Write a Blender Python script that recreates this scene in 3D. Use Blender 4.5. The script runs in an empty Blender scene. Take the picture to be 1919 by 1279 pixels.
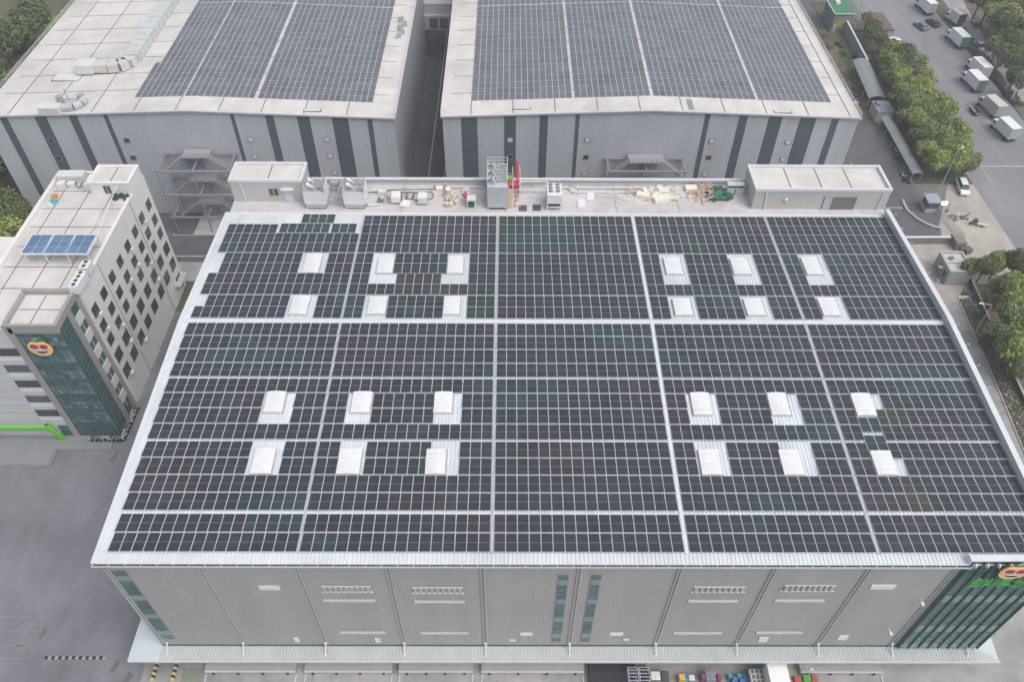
import bpy, math, random
from mathutils import Vector, Matrix
random.seed(7)
C = bpy.context.scene.collection
R = math.radians
# ------------------------------------------------------------ camera model (solved from the roof grid, metres; ridge of the near roof is z=0)
FOC, PITCH, YAW, ROLL = 1502.4348, 0.8198, 0.0061, 0.0073
CAM = Vector((1.5466, -68.823, 70.2229))
_cp, _sp, _cy, _sy = math.cos(PITCH), math.sin(PITCH), math.cos(YAW), math.sin(YAW)
_f = Vector((_sy*_cp, _cy*_cp, -_sp)); _r = Vector((_cy, -_sy, 0)); _u = _r.cross(_f)
_r, _u = math.cos(ROLL)*_r+math.sin(ROLL)*_u, math.cos(ROLL)*_u-math.sin(ROLL)*_r
def ray(px, py): return _f+_r*((px-959.5)/FOC)+_u*((639.5-py)/FOC)
def PZ(px, py, z):                       # surveyed point on the level z
    d = ray(px, py); return CAM+d*((z-CAM.z)/d.z)
def PY(px, py, y):
    d = ray(px, py); return CAM+d*((y-CAM.y)/d.y)
def PX(px, py, x):
    d = ray(px, py); return CAM+d*((x-CAM.x)/d.x)
G = -27.0                                # ground level
# ------------------------------------------------------------ materials
MATS = {}
def nodes(name):
    m = bpy.data.materials.new(name); m.use_nodes = True
    nt = m.node_tree; return m, nt, nt.nodes['Principled BSDF']
def mat(name, col, rough=.6, var=.08, scale=1.0, metal=0., spec=.5, bump=0., bscale=8., wave=None, emit=None, grime=0., streak=None):
    if name in MATS: return MATS[name]
    m, nt, b = nodes(name); N, L = nt.nodes, nt.links
    b.inputs['Roughness'].default_value = rough; b.inputs['Metallic'].default_value = metal
    b.inputs['Specular IOR Level'].default_value = spec
    tc = N.new('ShaderNodeTexCoord')
    n1 = N.new('ShaderNodeTexNoise'); n1.inputs['Scale'].default_value = scale; n1.inputs['Detail'].default_value = 6; n1.inputs['Roughness'].default_value = .65
    L.new(tc.outputs['Object'], n1.inputs['Vector'])
    if streak:
        mp = N.new('ShaderNodeMapping'); mp.inputs['Scale'].default_value = streak
        L.new(tc.outputs['Object'], mp.inputs['Vector']); L.new(mp.outputs['Vector'], n1.inputs['Vector'])
    mr = N.new('ShaderNodeMapRange'); mr.inputs['From Min'].default_value = .3; mr.inputs['From Max'].default_value = .7
    mr.inputs['To Min'].default_value = 1-var; mr.inputs['To Max'].default_value = 1+var
    L.new(n1.outputs['Fac'], mr.inputs['Value'])
    mx = N.new('ShaderNodeMix'); mx.data_type = 'RGBA'; mx.blend_type = 'MULTIPLY'; mx.inputs['Factor'].default_value = 1
    mx.inputs['A'].default_value = (*col, 1); L.new(mr.outputs['Result'], mx.inputs['B'])
    out = mx.outputs['Result']
    if grime:
        n2 = N.new('ShaderNodeTexNoise'); n2.inputs['Scale'].default_value = scale*.23; n2.inputs['Detail'].default_value = 8; n2.inputs['Roughness'].default_value = .7
        L.new(tc.outputs['Object'], n2.inputs['Vector'])
        cr = N.new('ShaderNodeMapRange'); cr.inputs['From Min'].default_value = .42; cr.inputs['From Max'].default_value = .72
        cr.inputs['To Min'].default_value = 1; cr.inputs['To Max'].default_value = 1-grime
        L.new(n2.outputs['Fac'], cr.inputs['Value'])
        m2 = N.new('ShaderNodeMix'); m2.data_type = 'RGBA'; m2.blend_type = 'MULTIPLY'; m2.inputs['Factor'].default_value = 1
        L.new(out, m2.inputs['A']); L.new(cr.outputs['Result'], m2.inputs['B']); out = m2.outputs['Result']
    L.new(out, b.inputs['Base Color'])
    if bump or wave:
        bp = N.new('ShaderNodeBump'); bp.inputs['Strength'].default_value = bump or .5; bp.inputs['Distance'].default_value = .05
        if wave:
            w = N.new('ShaderNodeTexWave'); w.bands_direction = wave[0]; w.inputs['Scale'].default_value = wave[1]
            L.new(tc.outputs['Object'], w.inputs['Vector']); L.new(w.outputs['Fac'], bp.inputs['Height'])
        else:
            n3 = N.new('ShaderNodeTexNoise'); n3.inputs['Scale'].default_value = bscale; n3.inputs['Detail'].default_value = 4
            L.new(tc.outputs['Object'], n3.inputs['Vector']); L.new(n3.outputs['Fac'], bp.inputs['Height'])
        L.new(bp.outputs['Normal'], b.inputs['Normal'])
    if emit:
        b.inputs['Emission Color'].default_value = (*col, 1); b.inputs['Emission Strength'].default_value = emit
    MATS[name] = m; return m
def panel_glass(name, col, rough=.16):
    m, nt, b = nodes(name); N, L = nt.nodes, nt.links
    uv = N.new('ShaderNodeUVMap'); sp = N.new('ShaderNodeSeparateXYZ'); L.new(uv.outputs['UV'], sp.inputs[0])
    def mth(op, a, bb=None):
        n = N.new('ShaderNodeMath'); n.operation = op
        if isinstance(a, (int, float)): n.inputs[0].default_value = a
        else: L.new(a, n.inputs[0])
        if bb is not None:
            if isinstance(bb, (int, float)): n.inputs[1].default_value = bb
            else: L.new(bb, n.inputs[1])
        return n.outputs[0]
    v = mth('ABSOLUTE', mth('SUBTRACT', sp.outputs['Y'], .5)); mid = mth('LESS_THAN', v, .012)
    cu = mth('LESS_THAN', mth('FRACT', mth('MULTIPLY', sp.outputs['X'], 6)), .09)
    cv = mth('LESS_THAN', mth('FRACT', mth('MULTIPLY', sp.outputs['Y'], 20)), .06)
    fine = mth('MULTIPLY', mth('MAXIMUM', cu, cv), .22)
    fac = mth('MINIMUM', mth('ADD', mth('MULTIPLY', mid, .8), fine), 1)
    tc = N.new('ShaderNodeTexCoord'); no = N.new('ShaderNodeTexNoise'); no.inputs['Scale'].default_value = .35; no.inputs['Detail'].default_value = 5
    ge = N.new('ShaderNodeNewGeometry'); L.new(ge.outputs['Position'], no.inputs['Vector'])
    mr = N.new('ShaderNodeMapRange'); mr.inputs['From Min'].default_value = .3; mr.inputs['From Max'].default_value = .7; mr.inputs['To Min'].default_value = .75; mr.inputs['To Max'].default_value = 1.3
    L.new(no.outputs['Fac'], mr.inputs['Value'])
    a = N.new('ShaderNodeMix'); a.data_type = 'RGBA'; a.blend_type = 'MULTIPLY'; a.inputs['Factor'].default_value = 1
    a.inputs['A'].default_value = (*col, 1); L.new(mr.outputs['Result'], a.inputs['B'])
    mx = N.new('ShaderNodeMix'); mx.data_type = 'RGBA'; L.new(fac, mx.inputs['Factor']); L.new(a.outputs['Result'], mx.inputs['A'])
    mx.inputs['B'].default_value = (.22, .23, .25, 1)
    L.new(mx.outputs['Result'], b.inputs['Base Color'])
    b.inputs['Roughness'].default_value = rough; b.inputs['IOR'].default_value = 1.5
    MATS[name] = m; return m

ROOF = mat('white_roof_sheet', (.60, .635, .66), .5, .08, .35, grime=.2, streak=(3, .35, 1))
ROOFB = mat('pale_roof_membrane', (.59, .565, .54), .75, .09, .35, grime=.28)
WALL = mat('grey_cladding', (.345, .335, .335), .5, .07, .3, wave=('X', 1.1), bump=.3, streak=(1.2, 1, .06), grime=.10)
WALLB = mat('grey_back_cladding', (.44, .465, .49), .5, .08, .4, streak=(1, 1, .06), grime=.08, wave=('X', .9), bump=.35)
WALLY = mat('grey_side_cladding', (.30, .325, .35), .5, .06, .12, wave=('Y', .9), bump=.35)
STRIPE = mat('dark_cladding_band', (.09, .105, .125), .5, .07, .3, wave=('X', .9), bump=.3)
TRIM = mat('grey_trim', (.25, .25, .25), .5)
TRIML = mat('light_trim', (.58, .60, .615), .5, .05, .6)
GREYM = mat('mid_grey_metal', (.42, .43, .45), .45, .08, 2)
DARK = mat('dark_gap', (.03, .032, .035), .6)
WHITE = mat('white_paint', (.68, .69, .70), .45, .04, 1, grime=.08)
WHITED = mat('off_white_paint', (.62, .62, .60), .5, .07, 1, grime=.14)
CONC = mat('concrete', (.40, .385, .37), .85, .1, .5, bump=.2, grime=.22)
DECK = mat('deck_concrete', (.52, .50, .49), .85, .12, .6, bump=.15, grime=.28)
PAVE = mat('pale_concrete_paving', (.34, .335, .33), .85, .2, .35, grime=.4, bump=.1)
ASPH = mat('asphalt', (.225, .225, .24), .9, .12, .12, bump=.2, bscale=20, grime=.25, streak=(1, .35, 1))
YARD = mat('yard_concrete', (.19, .195, .212), .8, .16, .35, bump=.12, grime=.32, streak=(1, .3, 1))
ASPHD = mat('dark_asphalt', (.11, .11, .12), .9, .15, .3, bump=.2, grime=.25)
LINE = mat('road_paint', (.48, .48, .47), .7, .2, 3, grime=.3)
SOIL = mat('brown_soil', (.15, .12, .085), .95, .3, .5, bump=.5, grime=.35)
GRASS = mat('grass', (.105, .115, .06), .95, .35, .6, bump=.5, grime=.4)
GROUND = mat('ground_far', (.17, .17, .15), .95, .3, .08, grime=.4)
TEAL = mat('teal_glass', (.06, .13, .13), .12, .35, .5, spec=.8)
TEALD = mat('teal_mullion', (.085, .13, .13), .4)
TEALL = mat('pale_teal_glass', (.20, .27, .27), .2, .2, 1)
GLASSD = mat('dark_window_glass', (.05, .06, .06), .1, .4, .7, spec=.8)
GLASSB = mat('blue_grey_window_glass', (.09, .11, .13), .12, .3, .7, spec=.8)
OFFW = mat('office_render', (.70, .685, .66), .8, .06, .25, grime=.13)
OFFF = mat('office_front_cladding', (.52, .53, .53), .6, .05, .3)
OFFG = mat('office_grey_frame', (.31, .295, .285), .7, .08, .5, grime=.1)
JOINT = mat('dark_joint', (.14, .13, .125), .8)
GREEN = mat('bright_green_paint', (.13, .50, .04), .45, .06, 1)
SIGNG = mat('sign_green', (.06, .36, .07), .4, .05, 1)
YELLOW = mat('sign_yellow', (.85, .60, .16), .4, .05, 1)
PINK = mat('sign_cream', (.80, .48, .38), .4, .05, 1)
RED = mat('sign_red', (.33, .045, .04), .4, .05, 1)
REDP = mat('red_pipe', (.50, .07, .09), .5)
YELP = mat('yellow_paint', (.70, .48, .10), .5)
GREENP = mat('green_motor', (.18, .35, .08), .5)
STEEL = mat('galvanised_steel', (.40, .42, .44), .4, .1, 3, metal=.3)
RUBBER = mat('rubber', (.025, .025, .028), .8)
CARD = mat('cardboard', (.62, .55, .42), .9, .12, 3)
CARDL = mat('pale_carton', (.72, .69, .60), .9, .08, 3)
WOOD = mat('timber', (.50, .40, .26), .9, .25, 4)
WOODP = mat('pinkish_timber', (.58, .42, .34), .9, .25, 4)
NET = mat('green_netting', (.035, .12, .08), .9, .4, 6, bump=1)
BLUE = mat('blue_plastic', (.07, .19, .42), .5)
CYAN = mat('cyan_plastic', (.10, .38, .42), .5)
ORANGE = mat('orange_plastic', (.62, .22, .06), .5)
MAG = mat('magenta_plastic', (.45, .06, .18), .5)
BROWNR = mat('brown_shed_roof', (.15, .105, .09), .8, .15, 2)
GREENR = mat('green_roof', (.05, .20, .10), .7, .12, .8)
ARCHR = mat('grey_shed_sheet', (.25, .27, .28), .5, .12, .5, wave=('Y', 1.2), bump=.4)
HEDGE = mat('hedge_leaf', (.07, .075, .035), .95, .5, 2, bump=1, bscale=6)
BARK = mat('bark', (.12, .09, .06), .95, .3, 5)
def leaf(name, col): return mat(name, col, .75, .35, .6, spec=.25)
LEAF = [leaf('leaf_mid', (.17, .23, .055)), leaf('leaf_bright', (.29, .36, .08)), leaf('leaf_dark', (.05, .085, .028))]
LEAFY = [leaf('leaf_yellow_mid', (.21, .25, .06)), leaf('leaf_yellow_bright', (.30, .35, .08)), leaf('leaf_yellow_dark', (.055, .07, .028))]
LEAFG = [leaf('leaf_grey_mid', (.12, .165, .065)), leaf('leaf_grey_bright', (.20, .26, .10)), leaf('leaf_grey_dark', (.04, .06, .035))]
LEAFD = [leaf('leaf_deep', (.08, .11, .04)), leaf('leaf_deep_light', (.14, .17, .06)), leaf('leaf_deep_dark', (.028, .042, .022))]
FRAME = mat('aluminium_frame', (.62, .64, .66), .4, .05, 1)
PG = [panel_glass('cells_slate', (.026, .029, .035)), panel_glass('cells_teal', (.026, .042, .043)),
      panel_glass('cells_plum', (.033, .032, .037)), panel_glass('cells_olive', (.037, .038, .027)),
      panel_glass('cells_navy', (.026, .030, .045)), panel_glass('cells_green', (.022, .040, .033)),
      panel_glass('cells_far_hazed', (.115, .125, .14), .35), panel_glass('cells_blue', (.10, .18, .30), .3), panel_glass('cells_blue_teal', (.05, .16, .19), .25)]  # far cells: haze and sky reflection put into a lighter base colour

nt = YARD.node_tree; N, L = nt.nodes, nt.links; b = N['Principled BSDF']; src = b.inputs['Base Color'].links[0].from_socket
tc = N.new('ShaderNodeTexCoord'); wv = N.new('ShaderNodeTexWave'); wv.wave_type = 'RINGS'; wv.inputs['Scale'].default_value = .05; wv.inputs['Distortion'].default_value = 14; wv.inputs['Detail'].default_value = 6; wv.inputs['Detail Scale'].default_value = .6; wv.inputs['Detail Roughness'].default_value = .7
mr = N.new('ShaderNodeMapRange'); mr.inputs['To Min'].default_value = .94; mr.inputs['To Max'].default_value = 1.07; mx = N.new('ShaderNodeMix'); mx.data_type = 'RGBA'; mx.blend_type = 'MULTIPLY'; mx.inputs['Factor'].default_value = 1
L.new(tc.outputs['Object'], wv.inputs['Vector']); L.new(wv.outputs['Fac'], mr.inputs['Value']); L.new(src, mx.inputs['A']); L.new(mr.outputs['Result'], mx.inputs['B']); L.new(mx.outputs['Result'], b.inputs['Base Color'])
# ------------------------------------------------------------ mesh builder
class MB:
    def __init__(s): s.v, s.f, s.m, s.uv = [], [], [], {}
    def face(s, pts, mi=0, uv=None):
        n = len(s.v); s.v += [tuple(p) for p in pts]; s.f.append(tuple(range(n, n+len(pts)))); s.m.append(mi)
        if uv: s.uv[len(s.f)-1] = uv
    def hexa(s, p, mi=0):                 # p: 8 points, bottom ccw then top ccw
        n = len(s.v); s.v += [tuple(q) for q in p]
        for a in ((3, 2, 1, 0), (4, 5, 6, 7), (0, 1, 5, 4), (1, 2, 6, 5), (2, 3, 7, 6), (3, 0, 4, 7)):
            s.f.append(tuple(n+i for i in a)); s.m.append(mi)
    def box(s, x0, x1, y0, y1, z0, z1, mi=0):
        s.hexa([(x0, y0, z0), (x1, y0, z0), (x1, y1, z0), (x0, y1, z0), (x0, y0, z1), (x1, y0, z1), (x1, y1, z1), (x0, y1, z1)], mi)
    def obox(s, c, d, a=0, mi=0, tilt=0):   # centre-bottom, size, z-rotation
        M = Matrix.Translation(c) @ Matrix.Rotation(a, 4, 'Z') @ Matrix.Rotation(tilt, 4, 'X')
        X, Y, Z = d[0]/2, d[1]/2, d[2]
        s.hexa([M @ Vector(p) for p in ((-X, -Y, 0), (X, -Y, 0), (X, Y, 0), (-X, Y, 0), (-X, -Y, Z), (X, -Y, Z), (X, Y, Z), (-X, Y, Z))], mi)
    def taper(s, c, d, t, a=0, mi=0):      # box whose top is scaled by t
        M = Matrix.Translation(c) @ Matrix.Rotation(a, 4, 'Z'); X, Y, Z = d[0]/2, d[1]/2, d[2]
        s.hexa([M @ Vector(p) for p in ((-X, -Y, 0), (X, -Y, 0), (X, Y, 0), (-X, Y, 0), (-X*t[0], -Y*t[1], Z), (X*t[0], -Y*t[1], Z), (X*t[0], Y*t[1], Z), (-X*t[0], Y*t[1], Z))], mi)
    def tube(s, p0, p1, r, n=8, mi=0, r1=None, cap=True):
        p0, p1 = Vector(p0), Vector(p1); d = (p1-p0)
        if d.length < 1e-6: return
        d.normalize(); a = d.orthogonal().normalized(); b = d.cross(a); r1 = r if r1 is None else r1
        k = len(s.v)
        for p, rr in ((p0, r), (p1, r1)):
            for i in range(n):
                t = 2*math.pi*i/n; s.v.append(tuple(p+a*math.cos(t)*rr+b*math.sin(t)*rr))
        for i in range(n):
            j = (i+1) % n; s.f.append((k+i, k+j, k+n+j, k+n+i)); s.m.append(mi)
        if cap:
            s.f.append(tuple(k+i for i in reversed(range(n)))); s.m.append(mi)
            s.f.append(tuple(k+n+i for i in range(n))); s.m.append(mi)
    def path(s, pts, r, n=6, mi=0):
        for a, b in zip(pts, pts[1:]): s.tube(a, b, r, n, mi)
    def ring(s, c, R_, r, n=20, k=6, mi=0, tilt=0):
        c = Vector(c); M = Matrix.Rotation(tilt, 3, 'X'); st = len(s.v)
        for i in range(n):
            t = 2*math.pi*i/n
            for j in range(k):
                u = 2*math.pi*j/k; q = M @ Vector(((R_+r*math.cos(u))*math.cos(t), (R_+r*math.cos(u))*math.sin(t), r*math.sin(u)))
                s.v.append(tuple(c+q))
        for i in range(n):
            for j in range(k):
                a = st+i*k+j; b = st+i*k+(j+1) % k; c2 = st+((i+1) % n)*k+(j+1) % k; d = st+((i+1) % n)*k+j
                s.f.append((a, d, c2, b)); s.m.append(mi)
    def prism(s, poly, axis, a0, a1, mi=0):   # poly in the two other axes, extruded along axis
        def P(q, a): 
            return {'x': (a, q[0], q[1]), 'y': (q[0], a, q[1]), 'z': (q[0], q[1], a)}[axis]
        n = len(poly); k = len(s.v); s.v += [P(q, a0) for q in poly]+[P(q, a1) for q in poly]
        s.f.append(tuple(k+i for i in reversed(range(n)))); s.m.append(mi); s.f.append(tuple(k+n+i for i in range(n))); s.m.append(mi)
        for i in range(n):
            j = (i+1) % n; s.f.append((k+i, k+j, k+n+j, k+n+i)); s.m.append(mi)
    def build(s, name, mats, parent=None, bevel=0, smooth=False):
        me = bpy.data.meshes.new(name)
        off = Vector((0, 0, 0)); p = parent
        while p: off += p.location; p = p.parent
        me.from_pydata([(a-off.x, b-off.y, c-off.z) for a, b, c in s.v], [], s.f)
        mats = mats if isinstance(mats, (list, tuple)) else [mats]
        for m in mats: me.materials.append(m)
        me.polygons.foreach_set('material_index', s.m)
        if s.uv:
            ul = me.uv_layers.new(name='UVMap')
            for fi, uv in s.uv.items():
                for li, q in zip(me.polygons[fi].loop_indices, uv): ul.data[li].uv = q
        if smooth: me.shade_smooth()
        me.update()
        o = bpy.data.objects.new(name, me); C.objects.link(o)
        if parent: o.parent = parent
        if bevel:
            b = o.modifiers.new('bevel', 'BEVEL'); b.width = bevel; b.segments = 2; b.limit_method = 'ANGLE'
        return o
def empty(name, loc, label, cat, group=None):
    o = bpy.data.objects.new(name, None); C.objects.link(o); o.location = loc; o.empty_display_size = .3
    return tag(o, label, cat, group)
def tag(o, label, cat, group=None):
    o['label'] = label; o['category'] = cat
    if group: o['group'] = group
    return o
def struct(o): o['kind'] = 'structure'; return o
def lone(mb, name, mats, label, cat, group=None, bevel=0, smooth=False, org=None):
    """one-mesh thing with its origin at its own base"""
    xs = [v[0] for v in mb.v]; ys = [v[1] for v in mb.v]; zs = [v[2] for v in mb.v]
    c = Vector(((min(xs)+max(xs))/2, (min(ys)+max(ys))/2, min(zs)))
    mb.v = [(a-c.x, b-c.y, d-c.z) for a, b, d in mb.v]
    o = mb.build(name, mats, None, bevel, smooth); o.location = c
    return tag(o, label, cat, group)
def kids(o, _c={}): return [x for x in C.objects if x.parent == o]
def copy_tree(o, parent=None):
    c = o.copy(); C.objects.link(c); c.parent = parent
    for ch in kids(o): copy_tree(ch, c)
    return c
def box(*a): m = MB(); m.box(*a); return m

# ============================================================ GROUND
def sheet(name, pts, z, m, th=None):
    mb = MB()
    if th: mb.prism([(p[0], p[1]) for p in pts], 'z', z-th, z)
    else: mb.face([(p[0], p[1], z) for p in pts])
    return struct(mb.build(name, m))
sheet('ground', [(-900, -500), (900, -500), (900, 1500), (-900, 1500)], G-.03, GROUND)
sheet('yard', [(-110, -75), (69.5, -75), (69.5, 51.5), (-110, 51.5)], G-.02, YARD)
sheet('yard_apron', [(-42, -60), (64, -60), (64, -31.2), (-42, -31.2)], G-.012, PAVE)
KB = [PZ(px, py, G) for px, py in ((1797, 566), (1850, 682), (1919, 848))]; KB.append(KB[2]+(KB[2]-KB[1])*1.2)
WB = [PZ(px, py, G) for px, py in ((1813, 524), (1846, 600), (1885, 690), (1919, 762))]; WB.append(WB[3]+(WB[3]-WB[2])*2)
sheet('side_path', [(56, -60)]+[(p.x, p.y) for p in KB[::-1]]+[(84, 38), (84, 47), (62, 48.6), (56, 48)], G-.013, PAVE)
sheet('gate_apron', [(70.6, 30), (88, 33), (97.5, 40), (97.5, 66), (91, 66), (84.5, 53), (83.5, 48.6), (70.6, 48.6)], G-.010, mat('warm_apron', (.40, .37, .33), .85, .15, .4, grime=.25))
sheet('road', [(96.3, -200), (117, -200), (117, 400), (96.6, 400), (96.2, 66)], G-.004, ASPH)
sheet('side_street', [(117, 18), (260, 10), (260, 64), (117, 62)], G-.006, ASPH)
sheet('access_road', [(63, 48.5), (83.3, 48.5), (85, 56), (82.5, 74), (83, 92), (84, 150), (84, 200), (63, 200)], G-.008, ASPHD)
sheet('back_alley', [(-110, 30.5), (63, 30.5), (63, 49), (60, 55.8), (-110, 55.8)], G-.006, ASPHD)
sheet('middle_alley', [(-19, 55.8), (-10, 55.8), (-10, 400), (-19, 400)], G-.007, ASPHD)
sheet('alley_pavement', [(-62, 36.2), (-36, 36.2), (-36, 41.3), (-62, 41.3)], G+.10, PAVE, .14)
sheet('grass_patch', [(-56.5, 28.5), (-50.2, 28.5), (-51.6, 36.0), (-56.5, 36.0)], G+.012, GRASS)
sheet('stair_apron', [(-58, 49.2), (-28, 49.2), (-28, 55.7), (-58, 55.7)], G+.05, CONC, .1)
sheet('planted_verge', [(84.5, 66.3), (96.0, 66.3), (96.2, 133), (91, 150), (84.5, 150)], G+.10, GRASS, .14)
sheet('roadside_verge', [(117.2, 64), (119.6, 64), (119.8, 126), (121.5, 150), (121.5, 210), (117.2, 210)], G+.10, GRASS, .14)
sheet('footpath', [(119.9, 64), (123.2, 64), (123.2, 122), (128, 160), (128, 210), (122, 210), (120, 126)], G+.04, PAVE, .1)
sheet('woodland_floor', [(123.3, 64), (260, 64), (260, 210), (128.2, 210), (123.3, 122)], G+.02, SOIL)
sheet('lower_verge', [(p.x, p.y) for p in KB[::-1]]+[(84, 36), (90, 36.5), (96.2, 31), (96.2, -60)], G+.06, SOIL, .12)
sheet('yard_soil', [(67.5, 88), (83.5, 88), (84, 132), (70, 136)], G+.0, SOIL)
sheet('left_woodland_floor', [(-300, -20), (-93, -20), (-93, 300), (-300, 300)], G-.01, GRASS)
mk = MB()
def dash(x, y0, y1, w=.16, mb=mk, z=G+.002): mb.face([(x-w/2, y0, z), (x+w/2, y0, z), (x+w/2, y1, z), (x-w/2, y1, z)])
for i in range(9): dash(100.3, 66+i*11.5, 71+i*11.5); dash(112.3 if i > 3 else 111.5, -20+i*11.5, -15+i*11.5)
for i in range(6): dash(105.8, -30+i*13, -24+i*13, .16)
mk.face([(96.4, 72.3, G+.002), (117, 72.3, G+.002), (117, 72.65, G+.002), (96.4, 72.65, G+.002)])
for i in range(5): dash(73.4+i*.02, 52+i*9, 56+i*9, .16, mk, G+.004)
dash(66.2, 50, 74, .12, mk, G+.004)
for k in range(11): mk.face([(72.5+k*.62, 58.0, G+.004), (72.9+k*.62, 58.0, G+.004), (72.9+k*.62, 58.4, G+.004), (72.5+k*.62, 58.4, G+.004)])
mk.face([(-62, 42.9, G+.006), (-36, 42.9, G+.006), (-36, 43.15, G+.006), (-62, 43.15, G+.006)])
mk.face([(-62, 49.0, G+.006), (-36, 49.0, G+.006), (-36, 49.15, G+.006), (-62, 49.15, G+.006)])
for x in (-12.0, -15.2): mk.face([(x, 56, G+.004), (x+.25, 56, G+.004), (x+.9, 150, G+.004), (x+.65, 150, G+.004)])
struct(mk.build('road_markings', LINE))
mk = MB(); dash(106.1, 67, 200, .16, mk, G+.003); struct(mk.build('centre_line', mat('faded_centre_paint', (.31, .30, .25), .8, .15, 2, grime=.3)))
mk = MB()
for i in range(1, 12): dash(-110+i*11+.3, -75, 30, .05, mk, G-.012)
for i in range(1, 9):
    y_ = -75+i*12.5; mk.face([(-110, y_, G-.012), (-42, y_, G-.012), (-42, y_+.05, G-.012), (-110, y_+.05, G-.012)])
struct(mk.build('slab_joints', mat('slab_joint', (.165, .17, .185), .9)))
# faint painted bike bays in the yard, lower left
mk = MB()
def seg(p, q, w=.09, z=G+.004, mb=None):
    p, q = Vector(p), Vector(q); d = (q-p).normalized(); n = Vector((-d.y, d.x))*w/2
    (mb or mk).face([(p.x-n.x, p.y-n.y, z), (q.x-n.x, q.y-n.y, z), (q.x+n.x, q.y+n.y, z), (p.x+n.x, p.y+n.y, z)])
def g2(px, py): q = PZ(px, py, G); return (q.x, q.y)
for a, b in (((0, 1157), (83, 1157)), ((83, 1157), (73, 1184)), ((0, 1184), (73, 1184)), ((0, 1211), (60, 1211)), ((60, 1211), (54, 1236)), ((0, 1236), (54, 1236))): seg(g2(*a), g2(*b))
for cx, cy in ((55, 1174), (37, 1216)):
    q = PZ(cx, cy, G)
    for sx in (-.45, .45):
        for k in range(10):
            t, t2 = k*.628, (k+1)*.628
            seg((q.x+sx+.32*math.cos(t), q.y+.32*math.sin(t)), (q.x+sx+.32*math.cos(t2), q.y+.32*math.sin(t2)), .08)
    seg((q.x-.45, q.y), (q.x, q.y+.5), .08); seg((q.x, q.y+.5), (q.x+.45, q.y), .08); seg((q.x-.3, q.y+.55), (q.x+.3, q.y+.5), .08)
struct(mk.build('bike_bay_markings', mat('worn_paint', (.27, .27, .28), .8, .2, 3, grime=.3)))
# drains and a speed hump in the yard
for px, py, w, l, lab in ((80, 1189, .5, 1.3, 'dark oblong drain cover beside the painted bike bays'), (215, 1251, .55, 1.5, 'dark oblong drain cover left of the canopy end'),
                          (217, 851, .4, .9, 'small dark drain cover in the yard, nearer the roof edge'), (211, 861, .5, 1.0, 'small dark drain cover in the yard, farther from the roof edge'), (240, 1272, .8, 1.2, 'dark drain cover at the bottom edge by the hazard blocks')):
    q = PZ(px, py, G); m = MB(); m.obox((q.x, q.y, G), (w, l, .05), R(-18)); m.obox((q.x, q.y, G+.05), (w*.8, l*.85, .012), R(-18))
    lone(m, 'drain_cover', JOINT, lab, 'drain cover', 'drain covers in the yard')
a, b = PZ(84, 1234, G), PZ(199, 1234, G); m = MB()
for i in range(18):
    x0 = a.x+(b.x-a.x)*i/18; x1 = a.x+(b.x-a.x)*(i+1)/18
    m.prism([(a.y-.2, G), (a.y+.2, G), (a.y+.1, G+.06), (a.y-.1, G+.06)], 'x', x0, x1-.02, i % 2)
lone(m, 'speed_hump', [RUBBER, mat('faded_yellow', (.33, .31, .24), .7)], 'striped black and yellow rubber speed hump in the left yard', 'speed hump')

# ============================================================ SOLAR PANEL GRID OF THE NEAR ROOF
SL = .0445
zr = lambda y: -SL*abs(y)
PA, PB = 1.154, 2.1048
XE = [(-37.55, -19.10), (-18.86, -.20), (.13, 18.85), (19.31, 37.69), (38.04, 54.93)]
NC = [16, 16, 16, 16, 15]
def shape_panel(mb, x0, x1, y0, y1, zf, mi, g=.018, lift=.13):
    x0 += g+.004; x1 -= g+.004; y0 += .012; y1 -= .012; h = .022; b = .023
    z0, z1 = zf(y0)+lift, zf(y1)+lift
    def q(x, y, d): t = (y-y0)/(y1-y0); return (x, y, z0+(z1-z0)*t+d)
    o = [(x0, y0), (x1, y0), (x1, y1), (x0, y1)]; c_ = .018; i_ = [(x0+b, y0+c_), (x1-b, y0+c_), (x1-b, y1-c_), (x0+b, y1-c_)]
    mb.face([q(*p, h) for p in i_], mi, [(0, 0), (1, 0), (1, 1), (0, 1)])
    for k in range(4):
        j = (k+1) % 4
        mb.face([q(*o[k], h), q(*o[j], h), q(*i_[j], h), q(*i_[k], h)], 0)
        mb.face([q(*o[k], 0), q(*o[j], 0), q(*o[j], h), q(*o[k], h)], 0)
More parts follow.
